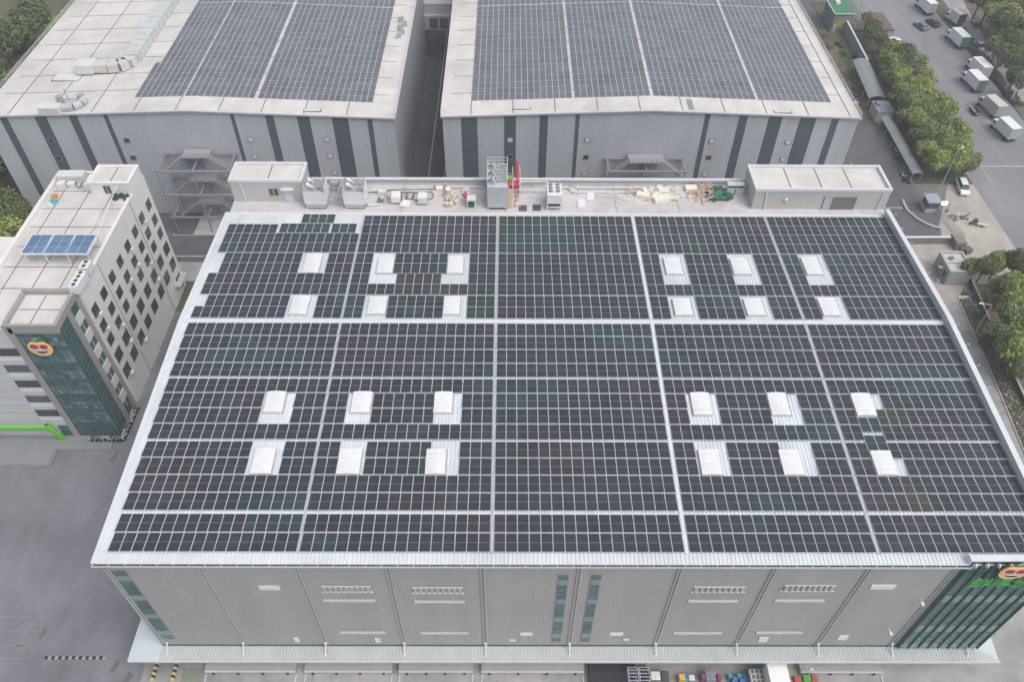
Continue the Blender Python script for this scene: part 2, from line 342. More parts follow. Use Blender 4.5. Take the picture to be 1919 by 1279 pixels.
# row groups: (name, rows as (y_low, y_high) counted from the far end)
groups = []
def gap(s): return s
y = .40; ups = []
for n in (2, 4, 4):
    ups.append([(y+i*PB, y+(i+1)*PB) for i in range(n)][::-1]); y += n*PB+.166
U0, U1, U2 = ups
y = -.40; lows = []
for k, n in enumerate((4, 4, 4, 2)):
    lows.append([(y-(i+1)*PB, y-i*PB) for i in range(n)]); y -= n*PB+.166*(1.8 if k == 2 else 1)
L0, L1, L2, L3 = lows
GR = [('U2', U2), ('U1', U1), ('U0', U0), ('L0', L0), ('L1', L1), ('L2', L2), ('L3', L3)]
rowno = {}; k = 0
for gname, rows in GR[::-1]:
    for i in reversed(range(len(rows))): rowno[gname, i] = k; k += 1     # 0 = nearest the front eave
def segs(s, g, r):
    """list of (first column, count) runs for section s, group g, row r; columns may be fractional"""
    n = NC[s]
    if s == 0:
        if g == 'U2' and r == 0: return []
        if g == 'U2' and r == 1: return [(.0, 6)]
        if g == 'U1' and r in (0, 1): return [(1, 9), (13, 3)]
        if g == 'U0': return [(1 if r == 0 else 0, 9 if r == 0 else 10), (13, 3)]
        if (g == 'L1' and r in (1, 2)) or (g == 'L2' and r in (0, 1)): return [(0, 10), (13, 3)]
    if s == 1:
        if (g == 'U1' and r in (0, 1)) or g == 'U0': return [(0, 2), (4.5, 6), (13, 3)]
        if g == 'U1' and r == 2: return [(0, 2), (5, 5), (13, 3)]
        if (g == 'L1' and r in (1, 2)) or (g == 'L2' and r in (0, 1)): return [(0, 2), (4.4, 6), (13, 3)]
    if s == 3:
        if (g == 'U1' and r < 3) or g == 'U0' or (g == 'L1' and r in (1, 2)) or (g == 'L2' and r in (0, 1)): return [(0, 2), (5, 5), (13, 3)]
    if s == 4:
        if (g == 'U1' and r < 3) or g == 'U0': return [(0, 2), (5, 10)]
        if g == 'L1' and r == 1: return [(0, 2), (5, 10)]
        if g == 'L1' and r in (2, 3): return [(0, 2), (4, 11)]
        if g == 'L2' and r == 0: return [(0, 2), (4, 11)]
        if g == 'L2' and r == 1: return [(0, 2), (5, 10)]
    return [(0, n)]
def tint(s, g, r, c):
    if s == 1 and ((g == 'U1' and r == 2 and 5 <= c < 10) or (g == 'U1' and r == 3 and 5 <= c <= 13 and c != 7)): return 3
    if s == 4 and g == 'L2' and ((r in (2, 3) and c == 4) or (r == 3 and c == 5)): return 3
    if s == 4 and g == 'L1' and r == 2 and 4 <= c < 7: return 3
    if s == 1 and g == 'U0' and c >= 13: return 5
    if s == 3 and g == 'U2' and r < 2 and c > 12: return 2
    if s == 3 and g == 'U2' and r == 3 and c in (6, 7): return 5
    gx = s*16+c; gy = rowno[g, r]
    w = math.sin(gx*.31+gy*.9+1.7)+math.sin(gx*.17-gy*.53+.4)+.9*math.sin(gy*1.3+s*2.1)+random.uniform(-.7, .7)
    if s == 0 and g[0] == 'U': w -= .3
    if w > 1.7: return 1
    if w < -1.8: return 2
    if s < 2 and g[0] == 'U' and random.random() < .25: return 4
    if s == 2 and g == 'U2' and c < 9: return 5 if r == 1 else 1
    return 0
ORD = ['first', 'second', 'third', 'fourth', 'fifth', 'sixth', 'seventh', 'eighth', 'ninth', 'tenth', 'eleventh', 'twelfth', 'thirteenth', 'fourteenth', 'fifteenth', 'sixteenth']
BLK = ['first', 'second', 'middle', 'fourth', 'last']
TN = {0: 'slate grey', 1: 'teal tinted', 2: 'plum tinted', 3: 'olive tinted', 4: 'navy tinted', 5: 'green tinted'}
cells = []
for gname, rows in GR:
    for r, (ya, yb) in enumerate(rows):
        for s in range(5):
            x0, x1 = XE[s]; w = (x1-x0)/NC[s]
            for c0, n in segs(s, gname, r):
                for i in range(n): cells.append((rowno[gname, r], s, c0+i, x0+(c0+i)*w, x0+(c0+i+1)*w, ya, yb, tint(s, gname, r, int(c0+i))))
# the oddly set panels around the two right-hand vents, and those at the far left corner
x0, x1 = XE[4]; w = (x1-x0)/15
for cc in (2, 3):
    ya = L1[3][0]-.42*PB+.9*PB*0
    cells.append((8.5, 4, cc, x0+cc*w, x0+(cc+1)*w, L1[2][1]-PB*1.50, L1[2][1]-PB*.50, 1))
    cells.append((7.5, 4, cc, x0+cc*w, x0+(cc+1)*w, L1[2][1]-PB*2.62, L1[2][1]-PB*1.62, 1))
w0 = (XE[0][1]-XE[0][0])/16; xr = XE[0][1]
for i in range(9): cells.append((22.5, 0, 7+i, xr-(9-i)*w0-.5*w0-(.25 if i < 6 else 0), xr-(8-i)*w0-.5*w0-(.25 if i < 6 else 0), U2[1][0]+.16, U2[1][1]+.16, 5 if i in (0, 1, 2, 6) else 1))
for i in range(4): cells.append((23.5, 0, 8+i, xr-(7.4-i)*w0, xr-(6.4-i)*w0, U2[0][0]+.3, U2[0][1]+.3, 1))
GNAME = {'L3': 'at the front eave', 'L2': 'one band above the front eave', 'L1': 'two bands above the front eave', 'L0': 'just in front of the ridge', 'U0': 'just behind the ridge', 'U1': 'second band behind the ridge', 'U2': 'along the rear deck'}
def gof(rn):
    for gname, rows in GR:
        ks = [rowno[gname, r] for r in range(len(rows))]
        if min(ks)-.01 <= rn <= max(ks)+.01: return gname
    return 'L2' if rn < 8 else ('L1' if rn < 9 else 'U2')
protos, arrays = {}, {}
for c in cells:
    rn, s, ci, xa, xb, ya, yb, t = c
    g = gof(rn) if rn not in (8.5, 7.5) else ('L1' if rn == 8.5 else 'L2')
    if (g, s) not in arrays:
        y0 = dict(GR)[g][-1][0]; x0 = XE[s][0]
        arrays[g, s] = empty('solar_array', (x0, y0, zr(y0)), 'dark solar array %s, %s block from left' % (GNAME[g], BLK[s]), 'solar array', 'solar arrays on the near warehouse roof')
    root = arrays[g, s]; key = (t, s)
    if key not in protos:
        mb = MB(); wx = xb-xa; shape_panel(mb, -wx/2, wx/2, -PB/2, PB/2, lambda y: y*SL, 1); protos[key] = mb.build('solar_panel', [FRAME, PG[t]]); o = protos[key]
    else:
        o = protos[key].copy(); C.objects.link(o)
    ym = (ya+yb)/2; o.parent = root; o.location = Vector(((xa+xb)/2, ym, zr(ym)))-root.location
    if ym > 0: o.rotation_euler.x = -2*math.atan(SL)

# ============================================================ NEAR WAREHOUSE
WY, X0, X1 = -31.2, -38.3, 55.6
wh = empty('warehouse', (8.5, -31.2, G), 'large grey warehouse with white roof covered in solar panels, nearest the camera', 'warehouse')
m = MB()
ez = zr(-31.6)
m.face([(X0, WY, G), (X1, WY, G), (X1, WY, ez-.12), (X0, WY, ez-.12)]); m.face([(X0, 29.6, G), (X0, WY, G), (X0, WY, ez-.12), (X0, -.1, -.12), (X0, 22.5, -1.12), (X0, 29.6, -1.12)])
m.face([(X1, WY, G), (X1, 29.6, G), (X1, 29.6, -1.12), (X1, 22.5, -1.12), (X1, -.1, -.12), (X1, WY, ez-.12)]); m.face([(X1, 29.6, G), (X0, 29.6, G), (X0, 29.6, -1.12), (X1, 29.6, -1.12)])
m.build('wall', WALL, wh)
m = MB()
RX0, RX1, RY0, RY1 = -38.75, 55.0, -31.65, 22.6
for dz in (0, -.12):
    pts = [[(RX0, RY0, zr(RY0)+dz), (RX1, RY0, zr(RY0)+dz), (RX1, 0, dz), (RX0, 0, dz)], [(RX0, 0, dz), (RX1, 0, dz), (RX1, RY1, zr(RY1)+dz), (RX0, RY1, zr(RY1)+dz)]]
    for p in pts: m.face(p if dz == 0 else p[::-1])
for (xa, ya, xb, yb) in ((RX0, RY0, RX1, RY0), (RX1, RY0, RX1, 0), (RX1, 0, RX1, RY1), (RX1, RY1, RX0, RY1), (RX0, RY1, RX0, 0), (RX0, 0, RX0, RY0)):
    m.face([(xa, ya, zr(ya)-.12), (xb, yb, zr(yb)-.12), (xb, yb, zr(yb)), (xa, ya, zr(ya))])
n = int((RX1-RX0)/.41)
for i in range(n):
    x = RX0+.2+i*.41
    for ya, yb in ((RY0+.01, -.25), (.25, RY1-.01)):
        za, zb = zr(ya), zr(yb)
        m.hexa([(x-.045, ya, za+.002), (x+.045, ya, za+.002), (x+.045, yb, zb+.002), (x-.045, yb, zb+.002), (x-.02, ya, za+.06), (x+.02, ya, za+.06), (x+.02, yb, zb+.06), (x-.02, yb, zb+.06)])
roof = m.build('roof', ROOF, wh)
m = MB(); m.prism([(-.3, -.01), (.3, -.01), (.28, .07), (0, .09), (-.28, .07)], 'x', RX0, RX1); m.build('ridge_cap', TRIML, roof)
m = MB(); m.box(RX0-.14, RX0, RY0, 0, -1.6, -1.3)
m.v, m.f, m.m = [], [], []
for ya, yb in ((RY0, 0), (0, RY1)):
    za, zb = zr(ya), zr(yb)
    m.hexa([(RX0-.1, ya, za-.25), (RX0+.35, ya, za+.004), (RX0+.35, yb, zb+.004), (RX0-.1, yb, zb-.25), (RX0-.1, ya, za+.1), (RX0+.35, ya, za+.1), (RX0+.35, yb, zb+.1), (RX0-.1, yb, zb+.1)])
m.build('verge_trim', TRIML, roof)
# valley walkways between the blocks (bright cover strips)
for i in range(4):
    xa, xb = XE[i][1]+.05, XE[i+1][0]-.05; m = MB()
    for ya, yb in ((-30.6, -.35), (.35, 21.9)):
        m.hexa([(xa, ya, zr(ya)+.07), (xb, ya, zr(ya)+.07), (xb, yb, zr(yb)+.07), (xa, yb, zr(yb)+.07), (xa, ya, zr(ya)+.12), (xb, ya, zr(ya)+.12), (xb, yb, zr(yb)+.12), (xa, yb, zr(yb)+.12)])
    m.build('walkway', GREYM if i != 2 else TRIML, roof)
# eave gutter with dark slot and brackets
m = MB(); m.box(RX0, 46.6, RY0-.28, RY0-.24, ez-.28, ez-.02); m.box(RX0, 46.6, RY0-.24, RY0-.002, ez-.28, ez-.25, 1)
for i in range(56): x = RX0+.1+i*1.55; m.box(x, x+.06, RY0-.24, RY0, ez-.06, ez-.015)
m.build('gutter', [TRIML, DARK], wh)
# roof vents
VCOV = mat('vent_cover', (.68, .69, .70), .5, .06, 1.2, grime=.1, wave=('X', 1.2), bump=.3)
def vent(s, c0, c1, g, r0, r1, h=.42):
    x0, x1 = XE[s]; w = (x1-x0)/NC[s]; xa, xb = x0+c0*w, x0+c1*w
    rows = dict(GR)[g]; top = rows[0][1]; yb, ya = top-r0*PB, top-r1*PB
    m = MB(); zc = (zr(ya)+zr(yb))/2; s_ = (zr(yb)-zr(ya))/(yb-ya)
    def q(x, y, d): return (x, y, zr(y)+d)
    m.hexa([q(xa-.1, ya-.1, .01), q(xb+.1, ya-.1, .01), q(xb+.1, yb+.1, .01), q(xa-.1, yb+.1, .01), q(xa-.02, ya-.02, .30), q(xb+.02, ya-.02, .30), q(xb+.02, yb+.02, .30), q(xa-.02, yb+.02, .30)], 1)
    n = 8; prof = [(xa-.06+(xb-xa+.12)*i/n, .30+.10*math.sin(math.pi*i/n)) for i in range(n+1)]
    for a, b in zip(prof, prof[1:]): m.face([q(a[0], ya-.08, a[1]), q(b[0], ya-.08, b[1]), q(b[0], yb+.08, b[1]), q(a[0], yb+.08, a[1])], 0)
    m.face([q(xa-.06, ya-.08, .22)]+[q(xb+.06, ya-.08, .22)]+[q(a[0], ya-.08, a[1]) for a in prof[::-1]], 2)
    m.face([q(xb+.06, yb+.08, .22)]+[q(xa-.06, yb+.08, .22)]+[q(a[0], yb+.08, a[1]) for a in prof], 2)
    m.face([q(xa-.06, yb+.08, .22), q(xa-.06, ya-.08, .22), q(xa-.06, ya-.08, .33), q(xa-.06, yb+.08, .33)], 2)
    m.face([q(xb+.06, ya-.08, .22), q(xb+.06, yb+.08, .22), q(xb+.06, yb+.08, .33), q(xb+.06, ya-.08, .33)], 2)
    for k in (.2, .4, .6, .8):   # seams of the cover
        yy = ya+(yb-ya)*k
        for a, b in zip(prof, prof[1:]): m.hexa([q(a[0], yy-.02, a[1]+.002), q(b[0], yy-.02, b[1]+.002), q(b[0], yy+.02, b[1]+.002), q(a[0], yy+.02, a[1]+.002), q(a[0], yy-.02, a[1]+.022), q(b[0], yy-.02, b[1]+.022), q(b[0], yy+.02, b[1]+.022), q(a[0], yy+.02, a[1]+.022)], 2)
    for a_, b_ in ((xa-.16, xa-.09), (xb+.09, xb+.16)): m.hexa([q(a_, ya-.12, .07), q(b_, ya-.12, .07), q(b_, yb+.12, .07), q(a_, yb+.12, .07), q(a_, ya-.12, .12), q(b_, ya-.12, .12), q(b_, yb+.12, .12), q(a_, yb+.12, .12)], 1)
    m.build('roof_vent', [VCOV, GREYM, WHITED], roof)
for v in ((0, 10.6, 12.3, 'U1', .15, 2.0), (0, 10.45, 12.2, 'U0', .15, 1.72), (1, 2.75, 4.4, 'U1', .5, 2.0), (1, 10.65, 12.3, 'U1', .4, 2.0), (1, 2.55, 4.35, 'U0', .25, 1.68), (1, 10.6, 12.25, 'U0', .2, 1.7),
          (3, 2.5, 4.25, 'U1', .5, 2.0), (3, 10.2, 12.05, 'U1', .5, 2.0), (3, 2.5, 4.3, 'U0', .33, 1.7), (3, 10.3, 12.15, 'U0', .33, 1.7), (4, 2.25, 4.0, 'U1', .4, 2.0), (4, 2.2, 4.0, 'U0', .22, 1.7),
          (0, 10.3, 12.05, 'L1', 1.0, 2.3), (1, 2.5, 4.25, 'L1', 1.0, 2.3), (1, 10.4, 12.05, 'L1', 1.0, 2.3), (3, 2.5, 4.25, 'L1', 1.0, 2.4), (3, 10.1, 11.85, 'L1', 1.0, 2.4), (4, 2.1, 3.95, 'L1', 1.02, 2.42),
          (0, 10.5, 12.3, 'L2', .55, 1.95), (1, 2.1, 4.05, 'L2', .55, 1.95), (1, 10.05, 11.75, 'L2', .55, 1.95), (3, 2.3, 4.1, 'L2', .55, 1.95), (3, 9.8, 11.6, 'L2', .55, 1.95), (4, 2.1, 3.95, 'L2', .6, 1.95)): vent(*v)
# right parapet
m = MB(); prof = [(WY, zr(WY)), (0, 0), (22.6, zr(22.6))]
for (ya, za), (yb, zb) in zip(prof, prof[1:]):
    m.hexa([(55.08, ya, za-.2), (55.5, ya, za-.2), (55.5, yb, zb-.2), (55.08, yb, zb-.2), (55.08, ya, za+.95), (55.5, ya, za+.95), (55.5, yb, zb+.95), (55.08, yb, zb+.95)])
par = m.build('parapet', mat('parapet_sheet', (.50, .55, .56), .5, .06, .3), wh)
m = MB()
for (ya, za), (yb, zb) in zip(prof, prof[1:]):
    m.hexa([(55.0, ya, za+.95), (55.62, ya, za+.95), (55.62, yb, zb+.95), (55.0, yb, zb+.95), (55.0, ya, za+1.02), (55.62, ya, za+1.02), (55.62, yb, zb+1.02), (55.0, yb, zb+1.02)])
m.build('coping', TRIML, par)
m = MB()
for i in range(17):
    yy = -30+i*3.2; z = zr(yy)+1.0; m.tube((55.6, yy, z), (55.95, yy, z+.12), .03, 6); m.obox((56.0, yy, z+.06), (.14, .14, .1))
m.build('lightning_bracket', GREYM, par)
# pilasters
for px in (-38.1, -28.85, -19.4, -10.35, -1.0, 8.65, 18.6, 27.95, 37.35, 45.9):
    m = MB()
    for dx in (-.22, .12): m.box(px+dx, px+dx+.10, WY-.14, WY-.002, -22.6, ez-.28)
    m.box(px-.12, px+.12, WY-.05, WY-.003, -22.6, ez-.28, 1)
    m.build('pilaster', [mat('pilaster_edge', (.42, .41, .41), .5), TRIM], wh)
m = MB(); m.box(X0-.12, 46.0, WY-.12, WY-.004, -22.7, -22.25); m.build('base_trim', TRIM, wh)
m = MB(); m.box(X0-.12, X0-.004, WY-.1, 29.5, -24, ez-.35); m.build('corner_trim', GREYM, wh)
def wq(px0, py0, px1, py1, y=WY):   # rectangle on the wall from two pixel corners measured in the photo
    a, b = PY(px0, py0, y), PY(px1, py1, y); return a.x, b.x, b.z, a.z
# vertical glazing strips
for top, bot, w in ((PY(222, 1070, WY), PY(316, 1198, WY), 1.35), (PY(1057, 1078, WY), PY(1041, 1203, WY), .95), (PY(1118, 1078, WY), PY(1096, 1203, WY), .95)):
    x = (top.x+bot.x)/2; m = MB(); m.box(x-w/2-.08, x+w/2+.08, WY-.05, WY-.003, bot.z-.08, top.z+.08); fr = m.build('window_strip', TRIM, wh)
    h = top.z-bot.z; n = 15
    for i in range(n):
        m = MB(); m.box(x-w/2, x+w/2, WY-.08, WY-.052, bot.z+h*i/n+.05, bot.z+h*(i+1)/n-.05)
        m.build('pane', [TEAL, TEALL, GLASSB][0 if i % 4 in (0, 2) else (1 if i % 4 == 1 else (2 if i < 4 else 0))], fr)
for k, r_ in enumerate(((602, 1099, 697, 1109), (772, 1101, 868, 1111), (1300, 1100, 1394, 1109), (1470, 1097, 1560, 1107))):
    xa, xb, za, zb = wq(*r_); m = MB(); m.box(xa, xb, WY-.06, WY-.003, za, zb); m.box(xa-.1, xb+.1, WY-.18, WY-.06, za-.1, za, 1); m.box(xa, xb, WY-.16, WY-.06, zb, zb+.08, 1)
    for i in range(9): x = xa+(xb-xa)*(i+.5)/9; m.box(x-.12, x+.12, WY-.2, WY-.06, za+.02, zb-.1, 2)
    m.build('louvre', [mat('louvre_back', (.34, .33, .27), .7), WHITED, GREYM], wh)
for r_ in ((606, 1125, 704, 1127), (776, 1127, 871, 1129), (636, 1185, 723, 1187), (788, 1186, 878, 1188), (1290, 1126, 1382, 1128), (1452, 1125, 1544, 1127), (1262, 1186, 1352, 1188), (1417, 1185, 1503, 1187)):
    xa, xb, za, zb = wq(*r_); m = MB(); m.prism([(WY-.2, za), (WY-.003, za-.02), (WY-.003, zb+.05), (WY-.2, za+.1)], 'x', xa, xb); m.box(xa, xb, WY-.05, WY-.003, za-.22, za-.03, 1); m.build('slot_hood', [mat('hood_grey', (.40, .39, .395), .5), TRIM], wh)
for r_ in ((550, 1196, 563, 1204), (702, 1197, 714, 1205), (975, 1187, 998, 1192), (955, 1200, 966, 1202), (1143, 1187, 1167, 1192), (1168, 1199, 1179, 1201), (1424, 1195, 1436, 1204), (1573, 1192, 1585, 1200), (484, 1099, 526, 1106), (1634, 1097, 1674, 1105)):
    xa, xb, za, zb = wq(*r_); m = MB(); m.box(xa, xb, WY-.07, WY-.003, za, zb); m.box(xa+.06, xb-.06, WY-.09, WY-.07, za+.05, zb-.05); m.build('white_plate', WHITE, wh)
for p in ((1725, 1124), (1666, 1179)):
    q = PY(*p, WY); m = MB(); m.tube((q.x, WY, q.z), (q.x, WY-.5, q.z+.1), .05); m.obox((q.x, WY-.6, q.z), (.3, .4, .15)); m.build('wall_lamp', WHITE, wh)
# canopy
cz = -22.0
m = MB()
m.hexa([(-38.4, -33.0, cz-.12), (58.0, -33.0, cz-.12), (55.7, WY, cz-.05), (-38.4, WY, cz-.05), (-38.4, -33.0, cz), (58.0, -33.0, cz), (55.7, WY, cz+.08), (-38.4, WY, cz+.08)])
m.hexa([(-41.8, -33.0, cz-.12), (-38.41, -33.0, cz-.12), (-38.41, -26, cz-.05), (-41.8, -26, cz-.12), (-41.8, -33.0, cz), (-38.41, -33.0, cz), (-38.41, -26, cz+.08), (-41.8, -26, cz)], 1)
m.face([(58.0, -33.0, cz), (58.3, -28.6, cz), (55.72, -28.6, cz+.08), (55.72, WY, cz+.08)], 1); m.face([(58.0, -33.0, cz-.12), (55.72, WY, cz-.1), (55.72, -28.6, cz-.1), (58.3, -28.6, cz-.12)], 1)
can = m.build('canopy', [mat('canopy_sheet', (.44, .47, .465), .5, .08, .4, grime=.15), mat('canopy_wing_sheet', (.52, .58, .60), .5, .05, .4)], wh)
m = MB()
for i in range(265):
    x = -38.2+i*.36
    if x > 55.6: break
    m.hexa([(x-.03, -32.85, cz+.004), (x+.03, -32.85, cz+.004), (x+.03, WY-.15, cz+.075), (x-.03, WY-.15, cz+.075), (x-.02, -32.85, cz+.06), (x+.02, -32.85, cz+.06), (x+.02, WY-.15, cz+.13), (x-.02, WY-.15, cz+.13)])
for i in range(14): y = -32.6+i*.48; m.box(-41.7, -38.5, y-.03, y+.03, cz+.005, cz+.06)
m.build('canopy_rib', TRIML, can)
m = MB(); m.box(-41.9, 58.1, -33.12, -33.0, cz-.3, cz+.08); m.box(-41.92, -41.8, -33.0, -26, cz-.3, cz+.08); m.build('fascia', TRIML, can)
m = MB(); m.box(-38.4, 55.6, WY-.11, WY-.004, cz+.09, cz+.16); m.build('gap_shade', DARK, can)  # black strip painted in for the shaded gap between wall and canopy
for px in (-37.6, -28.85, -19.4, -10.35, -1.0, 8.65, 18.6, 27.95, 37.35, 45.9, 54.6):
    m = MB(); m.tube((px, WY-.1, cz+1.0), (px, -32.35, cz+.1), .07, 8); m.obox((px, WY-.2, cz+.9), (.22, .2, .25)); m.obox((px, -32.35, cz+.02), (.25, .25, .1)); m.build('tie_rod', WHITE, can)
# green glass corner
m = MB(); gx0, gx1, gz1 = 46.55, 55.9, zr(WY)+.75
m.box(gx0, gx1, WY-.35, WY-.01, -21.6, gz1); m.box(gx1-.32, gx1, WY, -24.5, -21.6, gz1)
gf = m.build('glass_facade', TEAL, wh)
m = MB(); m.box(gx0-.3, gx1+.3, WY-.5, WY+.22, gz1, gz1+.12); m.box(gx0-.3, gx0+.0, WY-.4, WY+.4, ez-.3, gz1); m.build('coping', [TRIML], gf)
m = MB()
n = 8
for i in range(n+1):
    x = gx0+.1+(gx1-gx0-.2)*i/n; m.box(x-.06, x+.06, WY-.52, WY-.35, -21.6, gz1-.05, 0)
for i in range(7): m.box(gx1, gx1+.2, WY+i*1.05, WY+i*1.05+.12, -21.6, gz1-.1)
m.build('fin', TEALD, gf)
m = MB()
for i in range(n+1): x = gx0+.1+(gx1-gx0-.2)*i/n; m.box(x-.06, x+.06, WY-.95, WY-.7, gz1-.45, gz1-.02)
m.build('fin_cap', WHITE, gf)
rnd = random.Random(3)
for zz, hh in ((-9.6, 1.3), (-17.0, 1.3), (-21.3, .7)):
    for i in range(n):
        x = gx0+.1+(gx1-gx0-.2)*i/n; m = MB(); m.box(x+.2, x+.85, WY-.41, WY-.352, zz, zz+hh); m.build('spandrel', TEALL, gf)
m = MB()
for zz in (-4.4, -7.6, -11.4, -14.6, -18.8): m.box(gx0, gx1, WY-.40, WY-.352, zz, zz+.12)
m.build('transom', TEALD, gf)
# rooftop rooms at the back
DZ = -1.05
def rooftop_room(name, x0, x1, y0, y1, z1, joints, wallm, rz=.25):
    m = MB(); m.box(x0, x1, y0, y1, DZ-.6, z1-.3); rr = m.build(name, wallm, wh)
    m = MB(); t = .32
    m.box(x0-.08, x1+.08, y0-.08, y0+t, z1-.3, z1+.15); m.box(x0-.08, x1+.08, y1-t, y1+.08, z1-.3, z1+.15); m.box(x0-.08, x0+t, y0+t, y1-t, z1-.3, z1+.15); m.box(x1-t, x1+.08, y0+t, y1-t, z1-.3, z1+.15)
    m.build('roof_kerb', TRIML, rr)
    m = MB(); m.box(x0+t, x1-t, y0+t, y1-t, z1-.3, z1-.26)
    for j in joints: x = x0+(x1-x0)*j; m.box(x-.07, x+.07, y0+t+.02, y1-t-.02, z1-.26, z1-.235, 1)
    m.build('room_roof', [ROOFB, JOINT], rr)
    return rr
PLW = mat('plant_room_wall', (.46, .46, .44), .6, .05, .5, wave=('Z', 1.6), bump=.25, grime=.1)
rl = rooftop_room('plant_room', -38.2, -27.9, 25.3, 29.7, 2.55, (.52,), PLW)
for px0, pz in (( -36.7, 0), (-28.4, 0)):
    m = MB(); m.path([(px0, 25.18, 2.2), (px0+.25, 25.18, -.9)], .07, 8); m.build('drainpipe', WHITE, rl)
m = MB(); m.box(-32.8, -31.6, 25.2, 25.296, .05, 1.15); m.box(-32.25, -32.15, 25.17, 25.2, .05, 1.15, 1); m.build('window', [GLASSD, GREYM], rl)
m = MB(); m.box(-30.7, -29.6, 25.2, 25.296, -1.0, 1.1); m.box(-31.0, -29.2, 24.7, 25.296, 1.2, 1.35, 1); m.build('door', [mat('pale_blue_door', (.55, .58, .62), .5), WHITED], rl)
rr = rooftop_room('stair_room', 36.4, 55.6, 23.9, 29.75, 2.35, (.27, .5, .72), PLW)
for x in (38.0, 54.6): m = MB(); m.path([(x, 23.78, 1.9), (x+(-.2 if x < 45 else .2)*-1, 23.78, -1.0)], .08, 8); m.build('drainpipe', WHITE, rr)
m = MB(); m.box(46.4, 51.1, 23.82, 23.896, -1.0, 1.15); m.box(46.3, 51.2, 23.79, 23.82, 1.15, 1.3, 1); m.box(46.5, 47.6, 23.79, 23.82, -1.0, 1.1, 2); m.build('doorway', [mat('shaded_opening', (.16, .155, .15), .8), GREYM, GREYM], rr)
q = Vector((41.0, 23.6, .6)); m = MB(); m.obox((q.x, q.y+.1, q.z), (.4, .35, .25)); m.build('wall_lamp', WHITE, rr)
# back deck and its parapet
m = MB(); m.box(X0+.0, X1, 22.62, 29.55, -1.4, DZ); m.build('deck', DECK, wh)
m = MB(); m.box(-27.8, 36.3, 29.56, 30.0, -2.2, -.1)
m.box(-27.8, 36.3, 29.35, 29.56, -.45, -.3, 1)
bp_ = m.build('back_parapet', [TRIML, TRIM], wh)
m = MB(); m.box(-38.3, 55.4, 22.2, 22.64, DZ-.1, DZ+.12); m.build('deck_kerb', TRIML, wh)
for j in (-14, 1, 17, 26): m = MB(); m.box(j-.05, j+.05, 22.8, 29.4, DZ, DZ+.012); m.build('deck_joint', TRIM, wh)

# ============================================================ BACK WAREHOUSES
BY = 55.8; BS = 1.35/36.5
def back_house(name, x0, xr_, x1, zrdg, stripes, label, plates, lights):
    cx = xr_; root = empty(name, (cx, BY, G), label, 'warehouse')
    zf = lambda x: zrdg-BS*abs(x-cx)
    D = 240
    m = MB(); m.face([(x0, BY, G), (x1, BY, G), (x1, BY, zf(x1)-.15), (cx, BY, zrdg-.15), (x0, BY, zf(x0)-.15)])
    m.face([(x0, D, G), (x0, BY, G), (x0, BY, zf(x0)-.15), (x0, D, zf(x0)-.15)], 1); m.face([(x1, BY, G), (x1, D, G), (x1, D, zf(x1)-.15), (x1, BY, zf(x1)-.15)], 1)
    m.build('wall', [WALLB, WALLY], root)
    m = MB()
    for a, b in ((x0-.3, cx), (cx, x1+.3)):
        m.hexa([(a, BY-.3, zf(a)-.15), (b, BY-.3, zf(b)-.15), (b, D, zf(b)-.15), (a, D, zf(a)-.15), (a, BY-.3, zf(a)), (b, BY-.3, zf(b)), (b, D, zf(b)), (a, D, zf(a))])
    rf = m.build('roof', ROOFB, root)
    m = MB(); m.hexa([(x0-.35, BY-.45, zf(x0)-.22), (cx, BY-.45, zrdg-.22), (cx, BY-.3, zrdg-.22), (x0-.35, BY-.3, zf(x0)-.22), (x0-.35, BY-.45, zf(x0)+.05), (cx, BY-.45, zrdg+.05), (cx, BY-.3, zrdg+.05), (x0-.35, BY-.3, zf(x0)+.05)])
    m.hexa([(cx, BY-.45, zrdg-.22), (x1+.35, BY-.45, zf(x1)-.22), (x1+.35, BY-.3, zf(x1)-.22), (cx, BY-.3, zrdg-.22), (cx, BY-.45, zrdg+.05), (x1+.35, BY-.45, zf(x1)+.05), (x1+.35, BY-.3, zf(x1)+.05), (cx, BY-.3, zrdg+.05)])
    m.build('eave_trim', mat('eave_green_grey', (.36, .42, .41), .5), rf)
    # membrane joints: cross lines every 6 m plus lines along the roof
    m = MB()
    for k in range(20):
        yy = BY+7.4+k*6.15
        for a, b in ((x0+1.4, cx), (cx, x1-1.4)): m.hexa([(a, yy-.07, zf(a)+.003), (b, yy-.07, zf(b)+.003), (b, yy+.07, zf(b)+.003), (a, yy+.07, zf(a)+.003), (a, yy-.07, zf(a)+.02), (b, yy-.07, zf(b)+.02), (b, yy+.07, zf(b)+.02), (a, yy+.07, zf(a)+.02)])
    for k in range(int((x1-x0)/7.4)+1):
        x = x0+5+k*7.4
        if x < x1-1: m.box(x-.07, x+.07, BY+.1, D, zf(x)+.024, zf(x)+.04)
    m.build('roof_joint', JOINT, rf)
    m = MB()
    for x, s in ((x0-.25, 1), (x1+.25, -1)):
        for k in range(34): m.tube((x, BY+k*3, zf(x)), (x, BY+k*3, zf(x)+.75), .035, 5)
        for h in (.4, .75): m.box(x-.03, x+.03, BY, BY+100, zf(x)+h-.03, zf(x)+h+.03)
    m.build('guard_rail', TRIML, rf)
    for a, b in stripes:
        m = MB(); zt = min(zf(a), zf(b))-.22
        m.box(a, b, BY-.05, BY-.003, G, zt); m.build('dark_band', STRIPE, root)
    for x, z in plates:
        m = MB(); m.box(x-.55, x+.55, BY-.09, BY-.053, z-.5, z+.5); m.box(x-.4, x+.4, BY-.11, BY-.09, z-.36, z+.36, 1); m.build('window', [TRIM, GLASSD if lights.get((x, z)) else TRIML], root)
    return root, zf, rf
def bx(px): return PY(px, 222, BY).x
